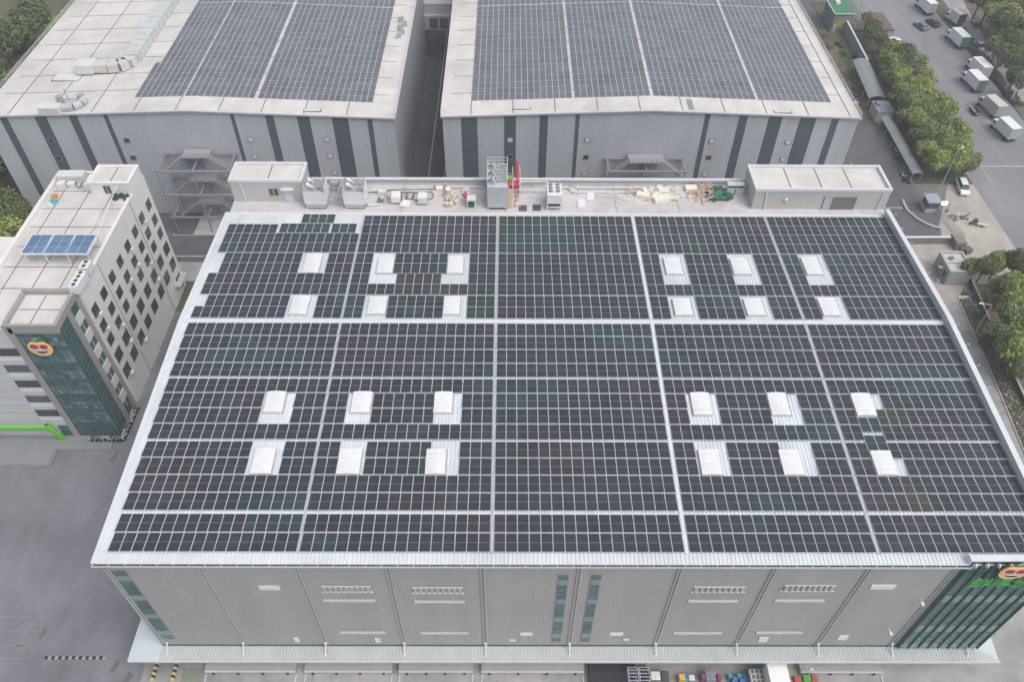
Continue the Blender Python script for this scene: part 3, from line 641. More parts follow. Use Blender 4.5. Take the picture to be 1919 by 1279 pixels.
Lst = [(-92.6, -90.2), (-87.6, -83.2), (-81.6, -78.2), (-74.9, -72.4), (-69.5, -68.0), (-47.3, -46.0), (-41.2, -38.6), (-35.7, -32.1), (-29.6, -26.8), (-23.4, -22.1)]
Lst = [(a if a > -90 else a, b) for a, b in [(-89.0, -82.4), (-79.9, -76.2), (-74.3, -72.2), (-69.4, -68.6), (-47.3, -46.5), (-41.2, -39.8), (-35.7, -33.6), (-29.6, -26.7), (-23.3, -22.6)]]
Lst = [(PY(0, 222, BY).x, PY(14, 222, BY).x), (bx(66), bx(88)), (bx(131), bx(146)), (bx(196), bx(204)), (bx(433), bx(440)), (bx(498), bx(513)), (bx(557), bx(580)), (bx(622), bx(652)), (bx(688), bx(697))]
Rst = [(bx(864), bx(894)), (bx(945), bx(967)), (bx(1012), bx(1027)), (bx(1079), bx(1086)), (bx(1321), bx(1330)), (bx(1385), bx(1401)), (bx(1441), bx(1466)), (bx(1500), bx(1530)), (bx(1560), bx(1573))]
pl = []; dk = {}
for px, py, d in ((238, 263, 1), (250, 295, 1), (96, 263, 1), (110, 296, 1), (127, 325, 0), (470, 261, 0), (478, 293, 0), (613, 261, 0), (619, 292, 0), (627, 323, 0)):
    q = PY(px, py, BY); pl.append((q.x, q.z)); dk[(q.x, q.z)] = d
LB, zfL, rfL = back_house('back_warehouse', -91.2, -54.9, -18.75, -4.5, Lst, 'grey rear warehouse on the left, pale roof with ducts and solar panels', pl, dk)
pl = []; dk = {}
for px, py, d in ((956, 262, 0), (956, 293, 1), (1101, 262, 0), (1098, 294, 1), (1095, 325, 0), (1334, 264, 0), (1328, 295, 1), (1321, 326, 0), (1477, 266, 0), (1467, 298, 0)):
    q = PY(px, py, BY); pl.append((q.x, q.z)); dk[(q.x, q.z)] = d
RB, zfR, rfR = back_house('back_warehouse', -10.2, 26.7, 63.0, -4.1, Rst, 'grey rear warehouse on the right, roof nearly covered in solar panels', pl, dk)
# roof hatches near the rear eaves
for par_, zf, (px, py, w) in ((rfL, zfL, (585, 206, 3.2)), (rfR, zfR, (978, 205, 3.2)), (rfR, zfR, (1466, 212, 3.2)), (rfL, zfL, (127, 142, 5.2))):
    q = PZ(px, py, -5.2); m = MB(); s_ = .9 if w < 5 else 3.0
    m.box(q.x-w/2, q.x+w/2, q.y-s_/2, q.y+s_/2, zf(q.x)-.05, zf(q.x)+.10, 1); m.box(q.x-w/2+.15, q.x+w/2-.15, q.y-s_/2+.12, q.y+s_/2-.12, zf(q.x)+.10, zf(q.x)+.14, 0); m.build('roof_hatch', [WHITED, JOINT], par_)
m = MB(); q = PZ(1292, 201, -5); m.box(q.x-.5, q.x+.5, BY+.4, BY+3.9, zfR(q.x)+.005, zfR(q.x)+.05); m.build('walkway', TRIM, rfR)
# far solar panels, in the mass
def far_block(x0, x1, y0, rows, zf, lab, skip=None):
    n = max(1, round((x1-x0)/1.13)); w = (x1-x0)/n; mass = MB(); root = empty('solar_array', (x0, y0, zf(x0)), lab, 'solar array', 'solar arrays on the rear warehouse roofs')
    k_ = 0
    for r in range(rows):
        ya = y0+r*PB+(.45 if r >= 18 else 0)
        for i in range(n):
            if skip and skip(r, i): continue
            mb = MB() if k_ < 100 else mass
            xa, xb = x0+i*w+.012, x0+(i+1)*w-.012; b = .036; h = .12
            mb.face([(xa+b, ya+b, zf(xa)+h), (xb-b, ya+b, zf(xb)+h), (xb-b, ya+PB-b, zf(xb)+h), (xa+b, ya+PB-b, zf(xa)+h)], 1, [(0, 0), (1, 0), (1, 1), (0, 1)])
            o = [(xa, ya+.02), (xb, ya+.02), (xb, ya+PB-.02), (xa, ya+PB-.02)]; ii = [(xa+b, ya+b), (xb-b, ya+b), (xb-b, ya+PB-b), (xa+b, ya+PB-b)]
            for k in range(4):
                j = (k+1) % 4; mb.face([(o[k][0], o[k][1], zf(o[k][0])+h), (o[j][0], o[j][1], zf(o[j][0])+h), (ii[j][0], ii[j][1], zf(ii[j][0])+h), (ii[k][0], ii[k][1], zf(ii[k][0])+h)], 0)
            if r == 0: mb.face([(xa, ya+.02, zf(xa)+.01), (xb, ya+.02, zf(xb)+.01), (xb, ya+.02, zf(xb)+h), (xa, ya+.02, zf(xa)+h)], 0)
            if k_ < 100: mb.build('solar_panel', [FRAME, PG[6]], root)
            k_ += 1
    if mass.v: mass.build('solar_panels', [FRAME, PG[6]], root)['kind'] = 'stuff'
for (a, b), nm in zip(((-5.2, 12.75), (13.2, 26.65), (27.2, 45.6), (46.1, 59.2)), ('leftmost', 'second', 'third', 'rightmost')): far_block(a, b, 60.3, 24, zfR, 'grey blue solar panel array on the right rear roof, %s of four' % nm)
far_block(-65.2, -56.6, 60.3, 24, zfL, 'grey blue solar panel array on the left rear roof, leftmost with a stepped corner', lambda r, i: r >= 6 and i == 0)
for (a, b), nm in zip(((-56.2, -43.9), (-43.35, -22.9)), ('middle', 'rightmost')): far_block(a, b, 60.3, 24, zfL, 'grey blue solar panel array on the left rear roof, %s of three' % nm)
# canopies and boxes on the rear walls
for px0, px1, py, par_ in ((342, 378, 288, LB), (1196, 1236, 289, RB)):
    a, b = PY(px0, py, BY), PY(px1, py, BY); m = MB(); m.box(a.x, b.x, BY-1.6, BY-.06, a.z-.15, a.z+.12); m.build('door_canopy', GREYM, par_)
    m = MB(); m.box(a.x+.2, b.x-.2, BY-.08, BY-.055, a.z-3.2, a.z-.16); m.build('service_door', WALLY, par_)
# bridge block at the end of the middle alley
m = MB(); m.box(-18.7, -10.25, 118, 121, -16, -13.5); m.box(-18.7, -10.25, 117.2, 117.99, -19.5, -16); lb = m
for i in range(3): m.box(-17.5+i*2.4, -15.6+i*2.4, 117.05, 117.2, -19, -16.6, 1)
lone(m, 'link_bridge', [GREYM, GLASSB], 'grey enclosed link bridge crossing the dark alley between the two rear warehouses', 'bridge')
m = MB(); m.box(-18.7, -10.25, 140, 160, G, -12); lone(m, 'loading_annex', [mat('brown_dark_wall', (.09, .075, .075), .8)], 'dark brown annex wall closing the far end of the alley', 'annex')
# ducts on the left rear roof
m = MB(); zz = zfL(-66)+.05
d0 = PZ(245, 108, -4.0); a = PZ(303, 0, -4.0)
x_d = d0.x
m.box(d0.x-1.1, d0.x+1.5, d0.y, 160, -4.9, -3.2, 0)
n = 40
for i in range(n): yy = d0.y+1+i*2.4; m.box(d0.x-1.16, d0.x+1.56, yy-.05, yy+.05, -4.95, -3.15, 1)
e1 = m
dt = empty('roof_duct', (d0.x, d0.y, -5.1), 'long silver ventilation duct with curved end box on the left rear roof', 'duct')
m.build('duct_run', [mat('duct_sheet', (.50, .53, .52), .4, .08, 1), GREYM], dt)
m = MB(); b0 = PZ(172, 112, -4.0)
pts = [(d0.x+.2, d0.y), (d0.x-.2, d0.y-1.6), (d0.x-1.4, d0.y-2.6), (d0.x-3.2, d0.y-2.9), (b0.x+1.2, d0.y-2.9)]
for (xa, ya), (xb, yb) in zip(pts, pts[1:]):
    d = Vector((xb-xa, yb-ya, 0)).normalized(); nn = Vector((-d.y, d.x, 0))*1.15
    m.hexa([(xa-nn.x, ya-nn.y, -4.9), (xb-nn.x, yb-nn.y, -4.9), (xb+nn.x, yb+nn.y, -4.9), (xa+nn.x, ya+nn.y, -4.9), (xa-nn.x, ya-nn.y, -3.5), (xb-nn.x, yb-nn.y, -3.5), (xb+nn.x, yb+nn.y, -3.5), (xa+nn.x, ya+nn.y, -3.5)])
m.build('duct_bend', mat('duct_sheet2', (.52, .52, .50), .5), dt)
m = MB(); m.box(b0.x-1.9, b0.x+1.2, d0.y-4.4, d0.y-1.5, -5.0, -3.3); m.build('fan_box', WHITED, dt)
b1 = PZ(93, 200, -4.2); dt = empty('roof_fan', (b1.x, b1.y, -5.2), 'white rooftop fan box with round duct elbows near the left rear eave', 'roof fan')
m = MB(); m.obox((b1.x, b1.y, -5.4), (3.4, 1.9, 1.5)); m.build('fan_box', WHITED, dt, .05)
m = MB(); q0 = Vector((b1.x+2.2, b1.y+.6, -4.7)); m.path([q0-Vector((.7, 0, 0)), q0+Vector((1.4, .3, 0)), q0+Vector((2.4, 1.2, 0)), q0+Vector((2.5, 2.6, .1))], .75, 10); m.build('elbow', GREYM, dt)
m = MB(); m.tube(q0+Vector((-1.8, 2.6, -.6)), q0+Vector((-1.8, 2.6, .8)), .6, 12); m.tube(q0+Vector((1.9, 2.9, -.4)), q0+Vector((1.9, 2.9, .9)), .65, 12); m.path([q0+Vector((0, 2.0, 0)), q0+Vector((-.3, 2.6, 2.2))], .12); m.path([q0+Vector((-2, 2.3, .3)), q0+Vector((1.6, 2.3, .3))], .12); m.build('cowl', STEEL, dt)
q = PZ(755, 48, -5.2); m = MB()
for i in range(5): m.obox((q.x+random.uniform(-.7, .5), q.y-4+i*1.7, zfL(q.x)), (.9, .7, .8+random.random()*.5), random.random())
lone(m, 'roof_valves', STEEL, 'small cluster of grey valve boxes at the right edge of the left rear roof', 'pipework')
# steel stair towers
STST = mat('stair_steel', (.27, .28, .30), .5, .08, 1)
def stair_tower(yb0, ztop, label, W, hw, run, nlev=3, sp=5.1, zb=G):
    xa, xb = W
    root = empty('stair_tower', ((xa+xb)/2, yb0, zb), label, 'stair tower'); y1 = BY-.4; xm = (xa+xb)/2
    m = MB()
    for x in (xa, xm, xb):
        for yy in (yb0, y1): m.box(x-.09, x+.09, yy-.09, yy+.09, zb, ztop)
    lv = [ztop-k*sp for k in range(nlev)]
    for z in lv:
        if z < zb+1: continue
        for yy in (yb0, y1): m.box(xa-.5, xb+.5, yy-.14, yy+.14, z-.3, z)
        for x in (xa, xm, xb): m.box(x-.1, x+.1, yb0, y1, z-.28, z-.02)
    m.build('frame', STST, root)
    for z in lv:
        if z < zb+1: continue
        xc = xm; w = hw
        m = MB(); m.box(xc-w, xc+w, BY-3.4, BY-.5, z+.9, z+1.0); m.build('landing', mat('grating', (.30, .31, .33), .6), root)
        m = MB()
        for hh in (1.45, 1.95): m.box(xc-w, xc+w, BY-3.42, BY-3.36, z+hh, z+hh+.05)
        for i in range(9): m.box(xc-w+i*w/4-.03, xc-w+i*w/4+.03, BY-3.42, BY-3.36, z+.9, z+1.98)
        m.build('railing', STEEL, root)
        for s in (-1, 1):
            m = MB(); x_0, x_1 = xc+s*w, xc+s*(w+run)
            for yy in (BY-3.3, BY-2.0):
                m.path([(x_0, yy, z+.85), (x_1, yy, z-2.2)], .12, 4); m.path([(x_0, yy, z+1.9), (x_1, yy, z-1.1)], .045, 4); m.path([(x_0, yy, z+1.4), (x_1, yy, z-1.6)], .035, 4)
            for k in range(11):
                t = (k+.5)/11; m.box(min(x_0, x_1)*0+x_0+(x_1-x_0)*t-.16, x_0+(x_1-x_0)*t+.16, BY-3.3, BY-2.0, z+.85-3.05*t, z+.9-3.05*t)
            m.build('stair_flight', STST, root)
    return root
stair_tower(49.9, -13.1, 'grey steel stair tower against the left rear warehouse, beside the plant room', (-60.9, -48.2), 2.4, 3.9)
stair_tower(51.4, -13.8, 'grey steel stair tower against the right rear warehouse, seen above the deck', (19.4, 33.1), 3.2, 3.7)
# ============================================================ OFFICE BUILDING ON THE LEFT
OX, OY0, OY1, OZ = -55.6, 2.1, 35.6, -3.75
of = empty('office_building', (-62, 2.1, G), 'cream office block with rows of square windows and a green glass corner, left side', 'building')
m = MB(); m.box(-68.3, OX, 8.9, OY1, G, OZ-.05); m.box(-80, -62.95, OY0+.25, 8.89, G, OZ-.05, 1)
m.build('wall', [OFFW, OFFF], of)
m = MB(); m.box(-68.0, OX-.3, 9.1, OY1-.3, OZ-.05, OZ); m.box(-79.8, -63.1, OY0+.5, 9.1, OZ-.05, OZ-.001)
m.build('roof', ROOFB, of)
m = MB()
m.box(-68.6, -68.0, 9.1, OY1+.1, OZ-.4, OZ+.55); m.box(-68.0, -61.9, OY1-.35, OY1+.1, OZ-.4, OZ+.55); m.box(OX-.4, OX+.08, 12.5, 29.6, OZ-.3, OZ+.12)
m.box(-80.1, -63.0, OY0+.1, OY0+.55, OZ-.4, OZ+.5)
m.build('parapet', OFFW, of)
m = MB()
for x in (-66.2, -62.3, -58.6): m.box(x-.07, x+.07, 9.3, OY1-.6, OZ, OZ+.015)
for y in (9.6, 13.9, 18.2, 22.6, 26.9, 31.2): m.box(-67.9, OX-.6, y-.07, y+.07, OZ+.002, OZ+.019)
m.box(-66.27, -66.13, OY0+.7, 9.0, OZ, OZ+.015)
m.build('roof_joint', JOINT, of)
# penthouse
m = MB(); m.box(-61.7, OX+.04, 30.6, OY1-.4, OZ-.02, -1.95); m.box(-62.8, -61.71, 31.2, 34.0, OZ-.02, -2.5); pt = m.build('penthouse', OFFW, of)
m = MB(); m.box(-61.3, OX-.35, 31.0, OY1-.8, -1.95, -1.9); m.box(-58.6, -58.45, 31.02, OY1-.82, -1.9, -1.885, 1)
m.build('penthouse_roof', [ROOFB, JOINT], pt)
m = MB(); m.box(-61.78, OX+.1, 30.52, 30.95, -1.95, -1.7); m.box(-61.78, OX+.1, OY1-.8, OY1-.3, -1.95, -1.7); m.box(-61.78, -61.3, 30.95, OY1-.8, -1.95, -1.7); m.box(OX-.35, OX+.1, 30.95, OY1-.8, -1.95, -1.7); m.build('roof_kerb', OFFW, pt)
m = MB(); m.box(-59.6, -58.6, 30.52, 30.59, -3.6, -2.3); m.box(-59.15, -59.05, 30.48, 30.52, -3.6, -2.3, 1); m.build('door', [GLASSD, GREYM], pt)
WT = mat('window_green_tint', (.035, .075, .06), .15, .3, 1); WBL = mat('window_blue_tint', (.05, .06, .075), .15, .3, 1)
# right-hand wall windows
WYS = [33.7, 30.3, 27.0, 23.55, 20.1, 16.7, 13.3, 9.95]; WZS = [-8.15, -11.15, -13.95, -17.25, -20.7, -24.3]
for fi, z in enumerate(WZS):
    for yi, y in enumerate(WYS):
        if fi == 5 and yi > 0: continue
        big = fi >= 3; hy, hz = (.95, 1.0) if big else (.78, .80)
        if fi == 0 and yi == 7: hz = .9
        m = MB(); m.box(OX-.02, OX+.06, y-hy-.08, y+hy+.08, z-hz-.08, z+hz+.08)
        fr = m.build('window', OFFG, of)
        m = MB(); m.box(OX+.06, OX+.085, y-hy, y+hy, z-hz, z+hz)
        m.box(OX+.085, OX+.1, y-.02, y+.02, z-hz, z+hz, 1)
        m.build('pane', [[GLASSD, GLASSD, WT, WBL][(fi*3+yi*5) % 4], DARK], fr)
        if random.random() < .35: m = MB(); m.box(OX+.06, OX+.5, y+hy*.2, y+hy*1.0, z-hz-.5, z-hz-.05); m.build('air_conditioner', WHITED, fr)
for y in (28.6, 14.9): m = MB(); m.tube((OX+.1, y, OZ), (OX+.1, y, G), .08, 6); m.build('downpipe', GREYM, of)
m = MB(); m.box(-57.4, OX+1.6, 8.2, 12.2, G, G+.001); m.v, m.f, m.m = [], [], []
m.box(OX, OX+1.1, 31.5, 35.3, G+3.0, G+3.15); m.build('door_canopy', GREYM, of)
# glass tower at the corner
TX0, TX1, TY1 = -62.9, -56.05, 8.75
m = MB(); m.box(TX0+.4, TX1-.15, OY0+.2, TY1-.1, G+.2, OZ-.1); tw = m.build('glass_corner', TEAL, of)
m = MB()
m.box(TX0, TX0+.95, OY0, OY0+.6, G, OZ+.1); m.box(TX0, TX1, OY0, OY0+.4, OZ-.9, OZ+.55); m.box(TX1-.35, TX1+.02, 5.0, 6.1, G, OZ+.1); m.box(TX1-.35, TX1+.02, 8.0, 8.88, G, OZ+.3)
m.box(TX1-.5, TX1, OY0+.4, 8.88, OZ-.5, OZ+.55); m.box(TX0, TX1-.5, 8.35, 8.88, OZ-.5, OZ+.75); m.box(TX0-.12, TX0+.4, OY0-.001, 8.35, OZ-1.3, OZ+.551)
m.build('frame', OFFG, tw)
m = MB(); m.box(TX0+.4, TX1-.5, OY0+.4, 8.35, OZ-.4, OZ+.02); m.box(TX0+.5, TX1-.6, 5.5, 5.64, OZ+.02, OZ+.035, 1); m.box(-59.9, -59.76, OY0+.5, 8.3, OZ+.022, OZ+.037, 1); m.build('roof', [ROOFB, JOINT], tw)
m = MB()
for i in range(9): x = TX0+1.0+i*.73; m.box(x-.03, x+.03, OY0+.08, OY0+.2, G+.2, OZ-.9)
for k in range(27): z = G+.8+k*.83; m.box(TX0+.95, TX1-.15, OY0+.12, OY0+.2, z-.03, z+.03)
for i in range(4): y = OY0+.2+i*.9; m.box(TX1-.15, TX1-.05, y-.03, y+.03, G+.2, OZ-.5)
for k in range(27): z = G+.8+k*.83; m.box(TX1-.15, TX1-.08, OY0+.2, 5.0, z-.03, z+.03)
m.build('mullion', TEALD, tw)
rnd = random.Random(11)
for k in range(6):
    z = G+3.4+k*3.3
    m = MB()
    for i in range(8):
        x = TX0+1.03+i*.73
        for h in (0, .83):
            if rnd.random() < .8: m.box(x, x+.66, OY0+.15, OY0+.199, z+h, z+h+.74, 0 if rnd.random() < .6 else 1)
        if i > 4 and rnd.random() < .6: m.box(x, x+.66, OY0+.15, OY0+.199, z+1.7, z+2.5, 0)
    m.build('spandrel_panel', [mat('mid_teal_panel', (.10, .19, .19), .2, .2, 1), TEALL], tw)
for k in range(6):
    z = -6.6-k*3.3
    m = MB(); m.box(TX1-.6, TX1-.02, 6.1, 8.0, z-1.0, z+.6); m.build('balcony_panel', WHITED, tw)
    m = MB(); m.box(TX1-.62, TX1-.2, 6.1, 8.0, z-3.0+.35+.05, z-.9); m.build('balcony_glass', GLASSD, tw)
    m = MB(); m.box(TX1-.2, TX1-.1, 7.0, 7.08, z-2.6, z-.9); m.build('balcony_post', WHITED, tw)
# front windows of the wing at left
for i, z in enumerate((-8.4, -11.7, -14.9, -18.2, -21.4)):
    m = MB(); m.box(-66.3, -62.99, OY0+.16, OY0+.245, z-.75, z+.75); fr = m.build('window', TRIM, of)
    m = MB(); m.box(-66.2, -63.0, OY0+.1, OY0+.158, z-.68, z+.68); m.build('pane', [GLASSD, GLASSB][i % 2], fr)
    m = MB(); m.box(-66.3, -62.99, OY0+.18, OY0+.245, z-1.75, z-.8); m.build('sill_panel', WHITE, of)
m = MB()
for k in range(12): m.box(-79.9, -66.35, OY0+.235, OY0+.247, G+2+k*1.75, G+2.06+k*1.75)
m.build('cladding_joint', TRIM, of)
m = MB(); m.box(-64.5, -63.0, OY0+.18, OY0+.245, G+.1, G+2.6); m.build('entrance_glass', TEAL, of)
# green entrance canopy
q0, q1 = PZ(0, 806, G+3.0), PZ(88, 806, G+3.0)
cp = empty('entrance_canopy', ((q0.x+q1.x)/2, OY0-.8, G), 'bright green framed entrance canopy at the foot of the office block', 'canopy')
xr = q1.x; yf = q1.y
m = MB(); m.box(-80, xr, yf, yf+.45, G+2.8, G+3.35); m.box(xr-.5, xr, yf+.45, OY0+.2, G+2.9, G+3.3); m.box(-75.5, -75.0, yf+.45, OY0+.2, G+2.9, G+3.3)
m.hexa([(xr+.9, OY0-.7, G), (xr+1.4, OY0-.7, G), (xr+1.4, OY0-.1, G), (xr+.9, OY0-.1, G), (xr-.5, OY0-.7, G+3.3), (xr, OY0-.7, G+3.3), (xr, OY0-.1, G+3.3), (xr-.5, OY0-.1, G+3.3)])
m.build('frame', GREEN, cp)
m = MB(); m.box(-80, xr-.5, yf+.45, OY0+.2, G+2.95, G+3.1); m.build('canopy_roof', mat('canopy_grey', (.30, .31, .31), .5, .1, 1), cp)
m = MB(); m.box(-80, -64.5, -3.2, -.2, G, G+.16); m.box(-80, -64.8, -3.0, -.2, G+.16, G+.30); m.box(-80, -56.8, -.19, OY0+.24, G, G+.12); lone(m, 'entrance_steps', mat('step_stone', (.23, .235, .245), .8, .1, 1), 'low grey stone steps in front of the green entrance canopy', 'steps')
# emblem and lettering
def emblem(name, O, ex, ez, size, n, label):
    """round fruit emblem: O centre, ex/ez in-plane unit vectors, n outward normal"""
    O, ex, ez, n = map(Vector, (O, ex, ez, n)); root = empty(name, O, label, 'sign')
    def disc(pts, d0, d1, mt, nm):
        m = MB(); k = len(pts); f = [O+ex*(p[0]*size)+ez*(p[1]*size) for p in pts]
        m.v = [tuple(p+n*d0) for p in f]+[tuple(p+n*d1) for p in f]
        m.f = [tuple(range(k)), tuple(range(2*k-1, k-1, -1))]+[(i, (i+1) % k, k+(i+1) % k, k+i) for i in range(k)]; m.m = [0]*(k+2)
        m.build(nm, mt, root)
    def blob(sx, sy, cx=0, cy=0, notch=0, N=36, rot=0):
        r_ = []
        for i in range(N):
            t = 2*math.pi*i/N; k = 1-notch*max(0, math.cos((t-math.pi/2)))**14
            x, y = sx*math.cos(t)*k, sy*math.sin(t)*k; r_.append((cx+x*math.cos(rot)-y*math.sin(rot), cy+x*math.sin(rot)+y*math.cos(rot)))
        return r_
    disc(blob(1.0, .92, notch=.22), 0, .10, mat('sign_rim', (.30, .13, .08), .5), 'rim'); disc(blob(.96, .88, notch=.24), .1, .16, YELLOW, 'ring'); disc(blob(.80, .72, 0, .03, .22), .16, .2, PINK, 'face')
    disc(blob(.33, .25, -.38, .24, rot=-.25), .2, .24, RED, 'red_lens'); disc(blob(.33, .25, .38, .24, rot=.25), .2, .24, RED, 'red_lens')
    arc = [(-.45, -.16)]+[(.5*math.cos(t), -.16-.36*math.sin(t)) for t in [math.pi*(1-i/12) for i in range(13)]]
    disc([(-.5, -.14), (.5, -.14), (.5, -.2)]+[(.5*math.cos(math.pi*i/12), -.2-.34*math.sin(math.pi*i/12)) for i in range(1, 12)]+[(-.5, -.2)], .2, .225, DARK, 'smile'); disc([(-.48, -.12), (.48, -.12), (.44, -.27), (-.44, -.27)], .225, .245, WHITE, 'white_band')
    disc(blob(.2, .13, -.02, 1.0, rot=.5), .02, .14, mat('leaf_sign', (.16, .45, .18), .5), 'leaf'); disc(blob(.4, .12, .35, .98, rot=-.2), .0, .1, mat('leaf_sign_dark', (.03, .22, .08), .5), 'leaf')
emblem('emblem_sign', (-59.55, OY0-.1, -7.2), (1, 0, 0), (0, 0, 1), 1.62, (0, -1, 0), 'yellow and red round fruit emblem on the green glass corner of the office')
q = PY(1897, 1074, WY-1.1)
emblem('emblem_sign', (q.x+.15, WY-1.0, q.z), (1, 0, 0), (0, 0, 1), 1.45, (0, -1, 0), 'orange round fruit emblem above green lettering on the warehouse glass facade')
q = PY(1806, 1100, WY-1.0)
for i, ch in enumerate('鲜丰水果'):
    cu = bpy.data.curves.new('sign_character', 'FONT'); cu.body = ch; cu.size = 2.15; cu.extrude = .06; cu.offset = .006
    o = bpy.data.objects.new('sign_character', cu); C.objects.link(o); o.location = (q.x+.3+i*2.05, WY-1.0, q.z-.1); o.rotation_euler = (R(90), 0, 0); cu.materials.append(SIGNG)
    bpy.context.view_layer.update(); me = bpy.data.meshes.new_from_object(o.evaluated_get(bpy.context.evaluated_depsgraph_get())); me.name = 'sign_character'; me.materials.clear(); me.materials.append(SIGNG)
    o2 = bpy.data.objects.new('sign_character', me); C.objects.link(o2); o2.location = o.location; o2.rotation_euler = o.rotation_euler; bpy.data.objects.remove(o); bpy.data.curves.remove(cu); o = o2; o.name = 'sign_character'
    tag(o, ['green first character, nearest the grey wall, of the facade lettering', 'green second character of the facade lettering', 'green third character of the facade lettering', 'green last character of the facade lettering, cut by the frame edge'][i], 'sign letter', 'green characters on the warehouse glass facade')
# office rooftop equipment
sr = empty('solar_rack', (-60, 16.4, OZ), 'raised white rack of blue solar panels on the office roof', 'solar rack')
xs0, xs1, ya, yb, zz = -64.9, -55.75, 14.3, 18.4, -1.75
m = MB()
for x in (xs0+.3, -61.8, -58.8, xs1-.2):
    for y in (ya+.2, yb-.2): m.box(x-.06, x+.06, y-.06, y+.06, OZ, zz-.05)
for y in (ya, yb): m.box(xs0, xs1, y-.07, y+.07, zz-.1, zz+.05)
for x in (xs0, -61.85, -58.75, xs1): m.box(x-.06, x+.06, ya+.07, yb-.07, zz-.1, zz+.05)
m.build('stand', WHITE, sr)
xi = xs0+.1
for blk in range(3):
    for c in range(2):
        for r in range(3):
            xa = xi+blk*3.04+c*1.40; m = MB(); y_ = ya+.1+r*1.3; m.box(xa, xa+1.38, y_, y_+1.29, zz+.06, zz+.1, 0)
            m.face([(xa+.02, y_+.01, zz+.102), (xa+1.36, y_+.01, zz+.102), (xa+1.36, y_+1.28, zz+.102), (xa+.02, y_+1.28, zz+.102)], 1, [(0, 0), (1, 0), (1, .45), (0, .45)])
            m.build('solar_module', [FRAME, PG[7]], sr)
m = MB(); m.path([(-55.75, 14.3, zz+.3), (-55.75, 18.4, zz+.3), (-57.6, 29.8, -2.6), (-57.4, 30.5, -2.4)], .07, 6); m.path([(-58.0, 27.6, OZ+.5), (-55.8, 27.6, OZ+.5)], .05)
m.path([(-58.3, 18.4, OZ+.6), (-57.9, 28.4, OZ+.6)], .04)
for y in (20.5, 24, 27.5): m.tube((-56.1-(y-18.4)*.13, y, OZ), (-56.1-(y-18.4)*.13, y, OZ+1.9-(y-18.4)*.09), .05)
lone(m, 'white_pipe', WHITE, 'long white pipe running from the solar rack to the office penthouse', 'pipe')
for i, (px, py) in enumerate(((164, 503), (154, 523), (145, 538))):
    q = PZ(px, py, OZ+.7); root = empty('air_conditioner', (q.x, q.y, OZ), ['white twin fan air conditioner on the office roof, farthest of the row of three', 'white twin fan air conditioner on the office roof, middle of the row of three', 'white twin fan air conditioner on the office roof, nearest of the row of three'][i], 'air conditioner', 'air conditioners on the office roof')
    m = MB(); m.box(q.x-.7, q.x+.55, q.y-.85, q.y+.75, OZ+.15, OZ+1.5); m.build('casing', WHITE, root, .03)
    for dy in (-.42, .36): m = MB(); m.tube((q.x-.05, q.y+dy, OZ+1.5), (q.x-.05, q.y+dy, OZ+1.56), .33, 14); m.tube((q.x-.05, q.y+dy, OZ+1.56), (q.x-.05, q.y+dy, OZ+1.57), .26, 14, 1); m.build('fan', [GREYM, DARK], root)
    m = MB()
    for dx in (-.5, .4): m.box(q.x+dx-.05, q.x+dx+.05, q.y-.8, q.y+.7, OZ, OZ+.15)
    m.build('feet', GREYM, root)
q = PZ(125, 352, OZ+1); root = empty('cooling_unit', (q.x, q.y, OZ), 'long pale grey plant box with small units along the office roof back edge', 'cooling unit')
m = MB(); m.box(-67.6, -63.6, 33.0, 34.6, OZ, OZ+1.5); m.build('casing', WHITED, root, .04)
m = MB(); m.obox((-66.6, 32.0, OZ), (1.2, 1.0, 1.1), .2); m.obox((-65.2, 32.2, OZ), (1.1, .9, .9), -.1); m.build('side_box', WHITED, root, .03)
m = MB(); m.tube((-64.1, 32.3, OZ), (-64.1, 32.3, OZ+1.2), .35, 10); m.tube((-64.0, 31.7, OZ+.5), (-63.8, 32.7, OZ+.9), .25); m.build('valve', STEEL, root)
for nm, px, py, sz, mt, lab in (('blue_crate', 102, 380, (1.0, .8, .6), CYAN, 'light blue plastic crate on the office roof'), ('orange_box', 103, 370, (.9, .7, .5), ORANGE, 'orange box beside the blue crate on the office roof'), ('white_bag', 95, 384, (.5, .5, .35), WHITE, 'small white bag left of the blue crate on the office roof')):
    q = PZ(px, py, OZ); m = MB(); m.taper((q.x, q.y, OZ), sz, (.9, .85), .4); m.obox((q.x+.05, q.y, OZ+sz[2]), (sz[0]*.7, sz[1]*.7, .06), .6); lone(m, nm, mt, lab, nm.split('_')[1], None, .02)
m = MB()
for i in range(26):
    q = Vector((-57.1+random.uniform(-1.1, 1.1), 29.6+random.uniform(-.6, .6), OZ)); m.taper((q.x, q.y, OZ), (.6, .5, random.uniform(.15, .5)), (.4, .4), random.random()*3)
lone(m, 'netting_heap', mat('dark_green_net', (.025, .055, .045), .9, .4, 5), 'dark green heap of netting against the office penthouse wall', 'netting')
